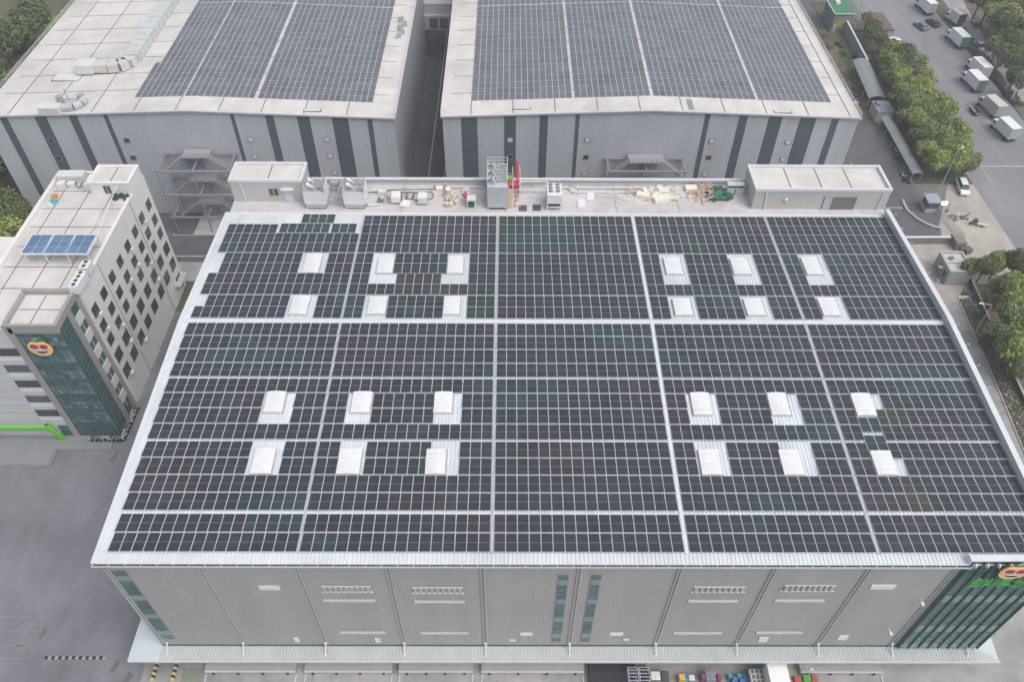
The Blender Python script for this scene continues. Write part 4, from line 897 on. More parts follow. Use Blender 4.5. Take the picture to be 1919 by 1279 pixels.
# potted plants round the office corner
k = 0
pots = [(-59.9+i*.62, 1.3) for i in range(8)]+[(-55.3+.02*i, 1.6+i*.72) for i in range(9)]
root = empty('potted_plant', (0, 0, 0), 'x', 'plant', 'potted plants round the glass corner')
m = MB(); m.tube((0, 0, 0), (0, 0, .35), .16, 8, r1=.22); m.build('pot', RUBBER, root)
m = MB()
for i in range(30):
    c = Vector((random.gauss(0, .15), random.gauss(0, .15), .5+random.random()*.35)); a = random.random()*6.28; d1 = Vector((math.cos(a), math.sin(a), random.uniform(-.4, .4)))*.13; d2 = Vector((-math.sin(a), math.cos(a), random.uniform(-.4, .4)))*.1
    m.face([c-d1, c-d2, c+d1, c+d2], 0 if i % 3 else 1)
m.build('foliage', [mat('pot_leaf_dark', (.02, .03, .02), .8), WHITE], root)
for i, (x, y) in enumerate(pots):
    o = root if i == 0 else copy_tree(root); o.location = (x, y, G+.12 if i < 8 else G); o.rotation_euler.z = i*1.3
    o['label'] = ('dark potted plant with white blooms, %s from left along the glass front' % ORD[i]) if i < 8 else ('dark potted plant with white blooms, %s from the corner along the side' % ORD[i-8])
# pale building at the left frame edge
m = MB(); m.box(-84, -75.5, 15, 29.0, G, -11.5); m.box(-84.2, -75.3, 14.8, 29.2, -11.5, -11.1, 1); lone(m, 'white_building', [OFFF, OFFW], 'pale blank wall of a building at the left frame edge behind the office', 'building')

# ============================================================ EQUIPMENT ON THE REAR DECK
def dk_(px, py): q = PZ(px, py, DZ); return q.x, q.y
for i, px in enumerate((594, 667)):
    x, y = dk_(px, 393); y += 1.25
    root = empty('condenser', (x, y, DZ), ['white evaporative condenser with slanted pipes on top, beside the plant room', 'white evaporative condenser with slanted pipes on top, farther from the plant room'][i], 'condenser', 'white condensers on the rear deck')
    m = MB()
    for dx in (-1.4, 1.4):
        for dy in (-1.1, 1.1): m.box(x+dx-.1, x+dx+.1, y+dy-.1, y+dy+.1, DZ, DZ+.9)
    m.box(x-1.5, x+1.5, y-1.2, y-1.05, DZ+.35, DZ+.5); m.box(x-1.5, x+1.5, y-1.2, y+1.2, DZ+.75, DZ+.9); m.build('stand', WHITED, root)
    m = MB(); m.box(x-1.35, x+1.35, y-.9, y+.9, DZ+.3, DZ+.74); m.build('sump', GREYM, root)
    m = MB(); m.box(x-1.5, x+1.5, y-1.2, y+1.2, DZ+.9, DZ+2.9); m.box(x+1.5, x+1.56, y-1.2, y+1.2, DZ+.9, DZ+3.7); m.box(x-1.56, x-1.5, y-1.2, y+1.2, DZ+.9, DZ+3.3); m.box(x-1.4, x+1.4, y-1.1, y+1.1, DZ+2.9, DZ+2.92, 1); m.build('casing', [WHITE, GREYM], root)
    m = MB()
    for k_ in range(2):
        yy = y-.5+k_*1.1; p = Vector((x-.95, yy, DZ+4.0)); m.tube(p, p+Vector((.95, -.25, -.55)), .22, 10)
    m.build('drum', WHITE, root)
    m = MB(); rr_ = random.Random(i)
    for dy in (-1.1, .1, 1.1): m.path([(x-1.4, y+dy, DZ+2.9), (x-1.4, y+dy, DZ+3.9), (x+1.4, y+dy, DZ+3.9), (x+1.4, y+dy, DZ+2.9)], .06)
    for dx in (-1.4, -.4, .5, 1.4): m.path([(x+dx, y-1.1, DZ+3.9), (x+dx, y+1.1, DZ+3.9)], .05)
    for k_ in range(9): a = Vector((x+rr_.uniform(-1.2, 1.2), y+rr_.uniform(-1, 1), DZ+3.0)); m.path([a, a+Vector((0, 0, rr_.uniform(.3, .9))), a+Vector((rr_.uniform(-.8, .8), rr_.uniform(-.6, .6), rr_.uniform(.3, .9)))], .07)
    m.build('pipework', STEEL, root)
x, y = dk_(632, 388); m = MB(); rr_ = random.Random(5)
for k_ in range(6): yy = y+k_*.9; m.path([(x-1.3, yy, DZ+.3), (x-1.3, yy, DZ+1.3), (x-.2, yy, DZ+1.3), (x-.2, yy+.2, DZ+.7), (x+1.2, yy+.2, DZ+.7), (x+1.2, yy, DZ+1.5)], .075)
m.path([(x+.1, y-.2, DZ+1.6), (x+.3, y+4.6, DZ+1.6)], .16, 8); m.obox((x-.8, y+3.9, DZ), (1.1, .8, 1.6)); m.obox((x+.9, y+3.6, DZ), (.9, .8, 1.4))
lone(m, 'pipe_rack', STEEL, 'tangle of grey pipes and valves between the two white condensers', 'pipework')
x, y = dk_(712, 385); m = MB(); m.path([(x-2.3, y-.3, DZ+1.9), (x-1.8, y-.2, DZ+1.6), (x-1.7, y-.2, DZ+.2), (x+.2, y, DZ+.15)], .14, 8); m.obox((x+.1, y+2.6, DZ), (1.2, .7, .7)); lone(m, 'bent_pipe', WHITED, 'white bent pipe and box right of the condensers', 'pipe')
x, y = dk_(713, 381); m = MB(); m.obox((x, y+.2, DZ), (1.3, .9, .12)); m.tube((x-.4, y+.2, DZ+.4), (x+.5, y+.2, DZ+.4), .25, 10, 1); m.tube((x-.1, y+.2, DZ+.5), (x-.1, y+.2, DZ+.95), .16, 8, 1); lone(m, 'pump', [GREYM, mat('pump_green', (.10, .22, .15), .5)], 'small green pump on the deck right of the condensers', 'pump')
for i, (px, py, w, d, h, a, lab) in enumerate(((742, 384, 1.25, 1.5, 1.0, .0, 'white machine box on the rear deck, leftmost of three by the black hoses'), (759, 389, 1.3, 1.5, .25, -.25, 'low flat white box lying between the two machine boxes'), (792, 386, 1.3, 1.5, 1.0, .0, 'white machine box on the rear deck, rightmost of three by the black hoses'))):
    x, y = dk_(px, py); y += d/2; root = empty('machine_box', (x, y, DZ), lab, 'machine', 'white machine boxes on the rear deck')
    m = MB(); m.obox((x, y, DZ+(.35 if h > .5 else .02)), (w, d, h), a); m.build('casing', CARDL if i != 2 else WHITED, root, .04)
    m = MB(); m.obox((x, y, DZ+(.35 if h > .5 else .02)+h), (w*.86, d*.86, .05), a); m.build('lid', WHITE, root)
    if h > .5:
        m = MB()
        for dx in (-.5, .5):
            for dy in (-.6, .6): m.tube((x+dx, y+dy, DZ), (x+dx, y+dy, DZ+.35), .07)
        m.path([(x+.55, y-.6, DZ+.4), (x+.95, y-.4, DZ+.3), (x+.95, y+.6, DZ+.6)], .06); m.build('feet', GREYM, root)
m = MB()
for i in range(6): x, y = dk_(745+i*12, 371); m.ring((x, y, DZ+.25+.1*(i % 3)), .62, .055, 22, 5, 0, .35)
m.path([(dk_(690, 366)[0], dk_(690, 366)[1], DZ+.5), (dk_(740, 362)[0], dk_(740, 362)[1], DZ+.6), (dk_(812, 360)[0], dk_(812, 360)[1], DZ+.5)], .06)
lone(m, 'hose_coils', RUBBER, 'row of looped black hoses on the deck behind the white machine boxes', 'hose')
for px0, px1, py, z, lab in ((700, 800, 362, .4, 'long white pipe on supports behind the machine boxes'), (820, 905, 353, .25, 'white pipe on supports left of the cooling tower'), (974, 1026, 362, .5, 'lower white pipe between the red frame and the chiller'), (974, 1026, 352, 1.1, 'upper white pipe between the red frame and the chiller'), (1053, 1200, 355, .3, 'white pipe right of the chiller, close to the parapet'), (1060, 1230, 362, .15, 'white pipe right of the chiller, low on the deck')):
    m = MB(); a, b = dk_(px0, py), dk_(px1, py); m.path([(a[0], a[1], DZ+z), (b[0], b[1], DZ+z)], .10, 8)
    for t in (0, .5, 1): x_ = a[0]+(b[0]-a[0])*t; m.box(x_-.06, x_+.06, a[1]-.06, a[1]+.06, DZ, DZ+z)
    lone(m, 'deck_pipe', WHITED, lab, 'pipe', 'white pipes along the rear parapet')
x, y = dk_(824, 362); m = MB(); m.obox((x, y, DZ), (1.0, .7, 1.1)); m.obox((x-.7, y-.1, DZ), (.6, .7, .4)); m.obox((x+.1, y+.45, DZ), (2.0, .12, 1.3), 0, 1); lone(m, 'control_cabinet', [CARDL, GREYM], 'pale control cabinet with grey screen against the rear parapet', 'cabinet', None, .02)
x, y = dk_(839, 372); m = MB(); m.tube((x, y+.6, DZ), (x, y+.6, DZ+1.3), .45, 14); m.tube((x, y+.6, DZ+1.3), (x, y+.6, DZ+1.6), .45, 14, 1, r1=.2); lone(m, 'water_tank', [WOODP, WHITE], 'round pinkish drum with white top on the deck centre', 'drum')
def heap(name, px0, px1, py0, py1, n, mats, lab, cat, s=(.5, .35, .25), seed=1, h=.5, long_=0):
    rr_ = random.Random(seed); m = MB(); a = dk_(px0, py1); b = dk_(px1, py0)
    for i in range(n):
        t, u = rr_.random(), rr_.random(); x = a[0]+(b[0]-a[0])*t; y = a[1]+(b[1]-a[1])*u; e = 1-abs(2*t-1)**2
        L_ = s[0]*(rr_.uniform(1.5, 3.5) if long_ else rr_.uniform(.6, 1.3))
        m.obox((x, y, DZ+rr_.random()*h*e), (L_, s[1]*rr_.uniform(.6, 1.3), s[2]*rr_.uniform(.5, 1.2)), rr_.random()*3.14, rr_.randrange(len(mats)), rr_.uniform(-.3, .3))
    return lone(m, name, mats, lab, cat)
heap('debris_pile', 832, 860, 366, 388, 26, [CARDL, WOODP, WHITED, WOOD], 'pile of pale sacks and scraps on the deck centre', 'debris', (.5, .4, .3), 2)
heap('timber_pile', 1172, 1198, 352, 366, 24, [WOOD, CARD], 'small pile of pale timber offcuts near the rear parapet', 'timber', (.5, .1, .1), 3, .4, 1)
heap('cardboard_pile', 1203, 1262, 352, 374, 34, [CARD, CARDL, WOOD], 'spread heap of flattened tan cardboard on the right of the deck', 'cardboard', (.9, .7, .12), 4, .3)
heap('lumber_pile', 1300, 1340, 350, 378, 50, [WOODP, WOOD, WOODP], 'tangled pinkish timber pile left of the green netting', 'timber', (.7, .1, .1), 6, .9, 1)
heap('green_net_pile', 1330, 1368, 358, 376, 70, [NET, mat('net_light', (.05, .18, .12), .9)], 'heap of green netting on the deck by the grey cabinets', 'netting', (.8, .6, .25), 7, .7)
heap('scrap_pile', 1066, 1085, 352, 362, 14, [GREYM, WHITED, CARD], 'small grey scrap pile by the parapet right of the chiller', 'debris', (.5, .3, .2), 12, .3)
heap('sack_pile', 866, 880, 356, 366, 12, [WHITED, WOODP], 'few pale sacks against the parapet left of the cooling tower', 'sacks', (.6, .4, .3), 13, .3)
heap('fitting_pile', 722, 738, 366, 378, 14, [STEEL, WHITED, GREYM], 'scattered grey pipe fittings right of the green pump', 'fittings', (.5, .15, .15), 14, .3, 1)
heap('plank_pile', 1112, 1168, 366, 374, 9, [DECK, WOODP], 'long pale planks lying flat between the white boards and the cardboard', 'planks', (1.4, .15, .06), 15, .05, 1)
heap('offcut_pile', 1268, 1296, 362, 376, 18, [CARD, WOODP, WHITED], 'pale offcuts between the cardboard heap and the lumber', 'offcuts', (.5, .3, .1), 16, .2)
for px, py, w, d, h, a, lab in ((1205, 372, 1.9, 1.0, .5, -.35, 'white carton tilted at the left end of the cardboard heap'), (1243, 364, 1.4, 1.0, .5, .0, 'tan box standing on the far side of the cardboard heap'), (1241, 379, 2.6, 1.0, .6, .35, 'long pale yellow carton at the front of the cardboard heap'), (1295, 360, 1.7, 1.1, .6, .05, 'pale carton between the cardboard heap and the timber pile')):
    x, y = dk_(px, py); m = MB(); m.obox((x, y+.5, DZ), (w, d, h), a); m.obox((x, y+.5, DZ+h), (w*.98, d*.1, .02), a, 1); lone(m, 'carton', [CARDL, CARD], lab, 'carton', 'cartons on the rear deck', .02)
for px, py, a, lab in ((1090, 388, .0, 'white board lying flat on the deck, nearer the solar panels'), (1107, 375, -.12, 'white board lying flat on the deck, nearer the parapet')):
    x, y = dk_(px, py); m = MB(); m.obox((x, y+.8, DZ+.02), (1.05, 1.9, .1), a); m.obox((x, y+.8, DZ), (.9, 1.7, .02), a); lone(m, 'white_board', WHITE, lab, 'board', 'white boards on the deck', .015)
for px, py, mt, lab in ((980, 394, mat('brown_mat', (.10, .075, .08), .6), 'dark brown square mat lying on the deck edge'), (1006, 393, mat('slate_mat', (.055, .065, .085), .4), 'dark slate square mat lying beside the brown one')):
    x, y = dk_(px, py); m = MB(); m.obox((x, y+.4, DZ+.03), (1.15, 1.3, .08), -.05); m.obox((x, y+.4, DZ), (1.0, 1.1, .03), -.05); lone(m, 'dark_mat', mt, lab, 'mat', 'dark mats on the deck edge')
for px, lab in ((1368, 'grey cabinet with louvred top, left of the pair by the stair room'), (1384, 'grey cabinet with louvred top, right of the pair by the stair room')):
    x, y = dk_(px, 366); m = MB(); m.box(x-.55, x+.55, y, y+.9, DZ, DZ+1.7); m.box(x-.5, x+.5, y-.03, y, DZ+1.35, DZ+1.6, 1); m.box(x-.6, x+.6, y-.05, y+.95, DZ+1.7, DZ+1.78); lone(m, 'grey_cabinet', [mat('cabinet_grey', (.5, .52, .52), .5), DARK], lab, 'cabinet', 'grey cabinets on the deck')
# big cooling tower with three fans
x, y = dk_(932, 394); root = empty('cooling_tower', (x, y, DZ), 'tall galvanised cooling tower with three round fans and pipes on top', 'cooling tower')
tx0, tx1, ty0, ty1, tz = x-1.4, x+1.45, y+.1, y+6.0, DZ+3.9
m = MB(); m.box(tx0, tx1, ty0, ty1, DZ+.15, tz); m.box(tx0+.2, tx1-.3, ty0-.02, ty0, DZ+.15, DZ+.35, 1); m.build('casing', [mat('galv_sheet', (.44, .47, .48), .4, .08, 1), DARK], root)
for k_ in range(3):
    fx, fy = x-.55, ty0+1.5+k_*1.75
    m = MB(); m.ring((fx, fy, tz+.12), .78, .09, 24, 6); m.ring((fx, fy, tz+.12), .45, .03, 20, 4); m.tube((fx, fy, tz+.02), (fx, fy, tz+.05), .76, 20, 1)
    for b_ in range(5): a = b_*1.2566; c = Vector((fx, fy, tz+.1)); e1 = Vector((math.cos(a), math.sin(a), 0)); e2 = Vector((-math.sin(a), math.cos(a), .3)); m.face([c+e1*.1, c+e1*.1+e2*.15, c+e1*.7+e2*.3, c+e1*.7-e2*.05], 2)
    m.tube((fx, fy, tz+.05), (fx, fy, tz+.2), .14, 8, 2); m.build('fan', [STEEL, DARK, GREYM], root)
m = MB()
for k_ in range(5): xx = x+.4+k_*.22; m.path([(xx, ty0+1.0, tz+.25), (xx, ty1-.4, tz+.25)], .05)
m.box(x+.3, x+1.4, ty0+1.2, ty0+1.3, tz, tz+.3); m.box(x+.3, x+1.4, ty1-.8, ty1-.7, tz, tz+.3); m.build('pipes', STEEL, root)
m = MB()
for xx, yy in ((tx0, ty0+.9), (tx1, ty0+.9), (tx0, ty1), (tx1, ty1)): m.tube((xx, yy, tz), (xx, yy, tz+1.0), .04)
for h in (.5, 1.0): m.path([(tx0, ty0+.9, tz+h), (tx0, ty1, tz+h), (tx1, ty1, tz+h), (tx1, ty0+.9, tz+h)], .035)
m.build('railing', TRIML, root)
x0_, y0_ = dk_(962, 393); root = empty('red_pipe_frame', (x0_, y0_, DZ), 'tall red and white pipe frame with yellow ladder beside the cooling tower', 'pipe frame')
m = MB()
for dx, yy in ((.25, .8), (.55, 2.0), (.75, 3.4), (.45, 4.6)): m.path([(x0_+dx, y0_+yy, DZ), (x0_+dx, y0_+yy, DZ+3.6)], .08)
for yy in (1.2, 2.4, 3.6, 4.8): m.path([(x0_-.2, y0_+yy, DZ+3.3), (x0_+.9, y0_+yy, DZ+3.3)], .07)
m.path([(x0_-1.5, y0_+1.4, DZ+3.3), (x0_+.6, y0_+1.4, DZ+3.3)], .12); m.path([(x0_+.7, y0_+.8, DZ+3.5), (x0_+.7, y0_+5.4, DZ+3.9)], .14); m.obox((x0_-.2, y0_+2.0, DZ+2.6), (.9, 1.1, .7)); m.path([(x0_+.5, y0_+5.2, DZ+3), (x0_+.5, y0_+5.2, DZ+5.0)], .12); m.build('red_pipes', REDP, root)
m = MB()
for dx in (-.1, .95): m.path([(x0_+dx, y0_+.4, DZ), (x0_+dx, y0_+.4, DZ+3.4), (x0_+dx, y0_+5.5, DZ+3.6)], .045)
for z in (.8, 1.6, 2.4, 3.2): m.path([(x0_-.1, y0_+.4, DZ+z), (x0_+.95, y0_+.4, DZ+z)], .03)
m.build('white_frame', WHITE, root)
m = MB()
for dx in (-.75, -.45): m.path([(x0_+dx, y0_+.3, DZ), (x0_+dx, y0_+.3, DZ+3.0)], .06)
for z in (.5, 1.1, 1.7, 2.3): m.path([(x0_-.95, y0_+.3, DZ+z), (x0_-.4, y0_+.3, DZ+z)], .05)
m.build('ladder', YELP, root)
m = MB(); m.obox((x0_-.45, y0_+3.0, DZ+2.7), (.9, 1.0, .8)); m.path([(x0_-.9, y0_+3.6, DZ+3.7), (x0_, y0_+3.6, DZ+3.7), (x0_, y0_+2.4, DZ+3.7)], .05); m.build('motor', GREENP, root)
x, y = dk_(1038, 396); root = empty('fan_unit', (x, y, DZ), 'white rooftop chiller unit with six round fans on its top', 'chiller')
m = MB(); m.box(x-1.05, x+1.05, y+.1, y+3.1, DZ+1.2, DZ+2.7); m.build('casing', WHITE, root, .03)
m = MB()
for dx in (-.98, .98):
    for dy in (.2, 3.0): m.box(x+dx-.07, x+dx+.07, y+dy-.07, y+dy+.07, DZ, DZ+1.2)
m.box(x-1.0, x+1.0, y+.13, y+.24, DZ+.55, DZ+.66); m.build('leg', WHITE, root)
m = MB(); m.box(x-.9, x+.9, y+.3, y+2.9, DZ+.7, DZ+1.19); m.build('opening_shade', DARK, root)  # black block standing in for the shade in the opening under the casing
for dx in (-.5, .5):
    for k_ in range(3): c = (x+dx, y+1.05+k_*.78, DZ+2.7); m = MB(); m.ring((c[0], c[1], c[2]+.08), .31, .05, 18, 5); m.tube(c, (c[0], c[1], c[2]+.03), .3, 16, 1); m.tube((c[0], c[1], c[2]+.03), (c[0], c[1], c[2]+.14), .1, 10, 0); m.build('fan', [GREYM, DARK], root)
x, y = dk_(884, 391); m = MB(); 
for dx in (-.55, .55):
    for dy in (.1, 1.1): m.box(x+dx-.06, x+dx+.06, y+dy-.06, y+dy+.06, DZ, DZ+1.2)
m.box(x-.65, x+.65, y+.05, y+1.2, DZ+1.2, DZ+1.55); m.obox((x-.9, y+1.6, DZ+.9), (.8, .8, .4), .4, 1); m.obox((x-.1, y+.6, DZ), (.8, .7, .7), 0, 2)
lone(m, 'machine_stand', [WHITED, REDP, NET], 'white machine stand with a red part left of the cooling tower', 'machine')
x, y = dk_(1073, 355); m = MB(); m.path([(x-.5, y, DZ), (x-.5, y, DZ+.7), (x+.4, y, DZ+.7), (x+.4, y, DZ)], .06); m.obox((x, y, DZ), (.5, .4, .3)); lone(m, 'pipe_bend', GREYM, 'small bent pipe stand on the deck right of the chiller', 'pipe')

# ============================================================ VEHICLES
def truck_proto(label, box_m, cab_m, rear_m, L_=5.2, W_=2.35, H_=2.5):
    root = empty('box_truck', (0, 0, 0), label, 'truck', 'trucks parked along the road')
    m = MB(); m.box(-W_/2, W_/2, -L_/2, L_/2, .95, .95+H_); m.build('cargo_box', box_m, root, .03)
    m = MB()
    for z in (.95, .9+H_):
        for sx in (-1, 1): m.box(sx*W_/2-.03, sx*W_/2+.03, -L_/2-.02, L_/2+.02, z, z+.07)
        for sy in (-1, 1): m.box(-W_/2+.03, W_/2-.03, sy*L_/2-.03, sy*L_/2+.03, z, z+.07)
    m.build('box_trim', GREYM, root)
    m = MB(); m.box(-W_/2+.06, -.02, -L_/2-.05, -L_/2, 1.03, .85+H_); m.box(.02, W_/2-.06, -L_/2-.05, -L_/2, 1.03, .85+H_)
    for x in (-.5, .5): m.box(x-.02, x+.02, -L_/2-.08, -L_/2-.05, 1.1, .8+H_, 1)
    m.build('rear_door', [rear_m, GREYM], root)
    m = MB(); m.box(-.45, .45, -L_/2, L_/2+1.7, .6, .95); m.box(-W_/2+.1, W_/2-.1, -L_/2-.1, -L_/2+.05, .5, .7); m.build('chassis', RUBBER, root)
    m = MB(); y0 = L_/2+.15
    m.prism([(y0, .6), (y0+1.65, .6), (y0+1.68, 1.35), (y0+1.35, 2.15), (y0+.1, 2.25), (y0, 2.1)], 'x', -W_/2+.15, W_/2-.15); m.build('cab', cab_m, root, .05)
    m = MB(); m.hexa([(-W_/2+.3, y0+1.69, 1.4), (W_/2-.3, y0+1.69, 1.4), (W_/2-.3, y0+1.74, 1.42), (-W_/2+.3, y0+1.74, 1.42), (-W_/2+.3, y0+1.38, 2.1), (W_/2-.3, y0+1.38, 2.1), (W_/2-.3, y0+1.43, 2.1), (-W_/2+.3, y0+1.43, 2.1)])
    for s in (-1, 1): m.box(s*(W_/2-.15)-.01, s*(W_/2-.15)+.01, y0+.3, y0+1.2, 1.4, 2.0)
    m.build('cab_glass', GLASSD, root)
    for s in (-1, 1):
        for yy in (y0+.85, -L_/2+1.2):
            m = MB(); m.tube((s*(W_/2-.32), yy, .42), (s*(W_/2-.02), yy, .42), .42, 14); m.build('wheel', RUBBER, root)
        m = MB(); m.path([(s*(W_/2-.1), y0+1.3, 1.9), (s*(W_/2+.18), y0+1.45, 1.9)], .03); m.box(s*(W_/2+.18)-.06, s*(W_/2+.18)+.06, y0+1.42, y0+1.5, 1.5, 2.0); m.build('mirror', RUBBER, root)
        m = MB(); m.box(s*.85-.15, s*.85+.15, -L_/2-.13, -L_/2-.1, .52, .66); m.build('tail_light', RED, root)
    return root
MINT = mat('mint_white_paint', (.68, .78, .745), .4, .05, .6, grime=.08); TWH = mat('truck_white', (.78, .79, .79), .4, .05, .6, grime=.08); BEIGE = mat('beige_paint', (.52, .51, .46), .5, .06, 1, grime=.15); DKG = mat('dark_green_grey', (.10, .15, .14), .5); LG = mat('rear_door_grey', (.40, .42, .43), .5)
tr = [('white box truck with a pale rear door, nearest the crossing line', MINT, MINT, LG, (1895, 230), .16, 5.0), ('beige box truck parked second from the crossing line', BEIGE, BEIGE, mat('rear_tan', (.36, .35, .30), .6), (1869, 188), .16, 5.2),
      ('white box truck with a dark open rear, on the carriageway side of a pair', TWH, WHITE, DKG, (1834, 140), .12, 5.2), ('white box truck with a pale rear, on the kerb side of a pair', TWH, WHITE, LG, (1843, 116), .12, 5.4),
      ('mint white box truck with a dark green rear, on its own by the verge', MINT, MINT, DKG, (1803, 60), .12, 5.4), ('small white box truck with a dark rear on the pavement under the trees', WHITED, WHITED, DARK, (1799, 21), .25, 3.6),
      ('white box truck at the top frame edge beside the verge', TWH, MINT, LG, (1743, -1), .15, 5.0)]
for lab, bm, cm, rm, (px, py), a, L_ in tr:
    o = truck_proto(lab, bm, cm, rm, L_); q = PZ(px, py, G+3.4); o.location = (q.x, q.y, G); o.rotation_euler.z = a
def car_proto(label, paint, L_=4.4, W_=1.8, van=False, group='cars on and beside the road'):
    root = empty('van' if van else 'parked_car', (0, 0, 0), label, 'van' if van else 'car', group); h = 1.25 if van else .85; r0 = 1.9 if van else 1.45
    m = MB(); m.prism([(-L_/2, .35), (L_/2, .35), (L_/2+.02, .7), (L_/2-.25, h if not van else 1.0), (-L_/2+.1, h+.05), (-L_/2-.02, .7)], 'x', -W_/2, W_/2); m.build('body', paint, root, .06)
    m = MB()
    yf_, yb_ = (L_/2-.9, -L_/2+.2) if van else (L_/2-1.25, -L_/2+.55)
    z0 = .9
    m.hexa([(-W_/2+.08, yb_, z0), (W_/2-.08, yb_, z0), (W_/2-.08, yf_, z0), (-W_/2+.08, yf_, z0), (-W_/2+.25, yb_+.35, r0-.04), (W_/2-.25, yb_+.35, r0-.04), (W_/2-.25, yf_-.65, r0-.04), (-W_/2+.25, yf_-.65, r0-.04)]); m.build('windows', GLASSD, root)
    m = MB(); m.hexa([(-W_/2+.24, yb_+.35, r0-.05), (W_/2-.24, yb_+.35, r0-.05), (W_/2-.24, yf_-.68, r0-.05), (-W_/2+.24, yf_-.68, r0-.05), (-W_/2+.32, yb_+.45, r0+.03), (W_/2-.32, yb_+.45, r0+.03), (W_/2-.32, yf_-.8, r0+.03), (-W_/2+.32, yf_-.8, r0+.03)]); m.build('roof', paint, root)
    for s in (-1, 1):
        for yy in (L_/2-.8, -L_/2+.8): m = MB(); m.tube((s*(W_/2-.2), yy, .32), (s*(W_/2+.01), yy, .32), .32, 14); m.build('wheel', RUBBER, root)
        m = MB(); m.box(s*.65-.2, s*.65+.2, L_/2-.02, L_/2+.035, .62, .78); m.build('headlight', WHITE, root)
        m = MB(); m.box(s*.65-.18, s*.65+.18, -L_/2-.035, -L_/2+.02, .68, .82); m.build('tail_light', RED, root)
    return root
for lab, pm, px, py, a, kw in (('teal grey car driving on the road, left of the dark car', mat('teal_car', (.13, .22, .23), .35), 1727, 47, .25, {}), ('dark navy car driving beside the verge', mat('navy_car', (.035, .04, .07), .35), 1749, 41, .25, {}),
        ('white car with its bonnet towards the camera on the pavement by the trees', WHITE, 1838, 86, 3.1, {}), ('white car with dark windows at the kerb beside the brown roofed shed', WHITE, 1679, 76, .3, {}), ('mint white car at the kerb, just this side of the white one', MINT, 1693, 90, .9, {}),
        ('white car half hidden by the roadside trees', WHITE, 1709, 106, .35, {}), ('white van parked under the trees with its windscreen to the camera', MINT, 1804, 351, 3.0, dict(van=True, L_=4.6)),
        ('small white van showing through the tree crowns', WHITE, 1679, 99, .2, dict(van=True, L_=3.4))):
    o = car_proto(lab, pm, **kw); q = PZ(px, py, G+.7); o.location = (q.x, q.y, G+(.02 if q.x > 119 else (.1 if q.x < 96 and q.y > 66 else 0))); o.rotation_euler.z = a
    if 'showing' in lab: o.location = (q.x+.4, q.y, G+.1)
# motor tricycle with red tail
def wheelset(m, x, y, z, r, w=.1, mi=0): m.tube((x-w/2, y, z+r), (x+w/2, y, z+r), r, 14, mi)
def person(loc, rz, top, leg, label, sit=False, parent=None):
    root = empty('person', loc, label, 'person') if parent is None else parent
    me = bpy.data.meshes.new('body')
    if sit: V = [(0, 0, .80), (0, .02, 1.05), (0, .06, 1.32), (0, .10, 1.46), (0, .14, 1.66), (.18, .04, 1.34), (.26, .2, 1.12), (.24, .45, 1.1), (-.18, .04, 1.34), (-.26, .2, 1.12), (-.24, .45, 1.1), (.1, .05, .78), (.16, .45, .75), (.15, .42, .35), (-.1, .05, .78), (-.16, .45, .75), (-.15, .42, .35)]
    else: V = [(0, 0, .92), (0, 0, 1.15), (0, 0, 1.38), (0, .01, 1.5), (0, .02, 1.66), (.19, 0, 1.40), (.25, .02, 1.12), (.24, .12, .9), (-.19, 0, 1.40), (-.25, .02, 1.12), (-.24, .12, .9), (.1, 0, .88), (.11, .03, .48), (.11, 0, .06), (-.1, 0, .88), (-.11, .03, .48), (-.11, 0, .06)]
    Ed = [(0, 1), (1, 2), (2, 3), (3, 4), (2, 5), (5, 6), (6, 7), (2, 8), (8, 9), (9, 10), (0, 11), (11, 12), (12, 13), (0, 14), (14, 15), (15, 16)]
    rad = [.15, .15, .17, .06, .11, .075, .05, .04, .075, .05, .04, .1, .07, .05, .1, .07, .05]
    me.from_pydata([Vector(v) for v in V], Ed, []); o = bpy.data.objects.new('body', me); C.objects.link(o); o.parent = root
    me.materials.append(top); s = o.modifiers.new('skin', 'SKIN'); o.modifiers.new('sub', 'SUBSURF').levels = 1
    for i, r in enumerate(rad): me.skin_vertices[0].data[i].radius = (r, r*.8)
    me.skin_vertices[0].data[0].use_root = True
    h = MB(); c = Vector(V[4]); h.tube(c+Vector((0, -.01, .0)), c+Vector((0, -.01, .13)), .115, 10, r1=.07); h.build('hair', DARK, root)
    m = MB(); m.tube((.11*1, V[12][1]-.0, V[12][2]), V[13], .075, 8, r1=.06); m.tube(V[15], V[16], .075, 8, r1=.06); m.build('trousers', leg, root)
    root.rotation_euler.z = rz
    return root
q = PZ(1827, 208, G+.4); root = empty('cargo_tricycle', (q.x, q.y, G), 'low open cargo tricycle with a red tail on the road', 'tricycle')
m = MB(); m.box(q.x-.75, q.x+.55, q.y-1.6, q.y+1.4, G+.5, G+.6); m.box(q.x-.78, q.x-.72, q.y-1.6, q.y+1.4, G+.6, G+.85); m.box(q.x+.52, q.x+.58, q.y-1.6, q.y+1.4, G+.6, G+.85); m.build('tray', DARK, root)
m = MB(); m.box(q.x-.8, q.x-.5, q.y-1.2, q.y+1.6, G+.86, G+.95); m.build('side_board', mat('dull_brass', (.40, .38, .30), .5), root)
m = MB(); m.box(q.x-.5, q.x+.3, q.y-1.7, q.y-1.6, G+.5, G+.9); m.build('tail_board', ORANGE, root)
m = MB()
for s in (-.75, .55): wheelset(m, q.x+s, q.y-1.0, G, .3)
wheelset(m, q.x-.1, q.y+1.9, G, .3); m.path([(q.x-.1, q.y+1.9, G+.3), (q.x-.1, q.y+1.5, G+1.0)], .05); m.path([(q.x-.45, q.y+1.5, G+1.0), (q.x+.25, q.y+1.5, G+1.0)], .04); m.build('wheel', RUBBER, root)
q = PZ(1824, 420, G); gx, gy = q.x, q.y
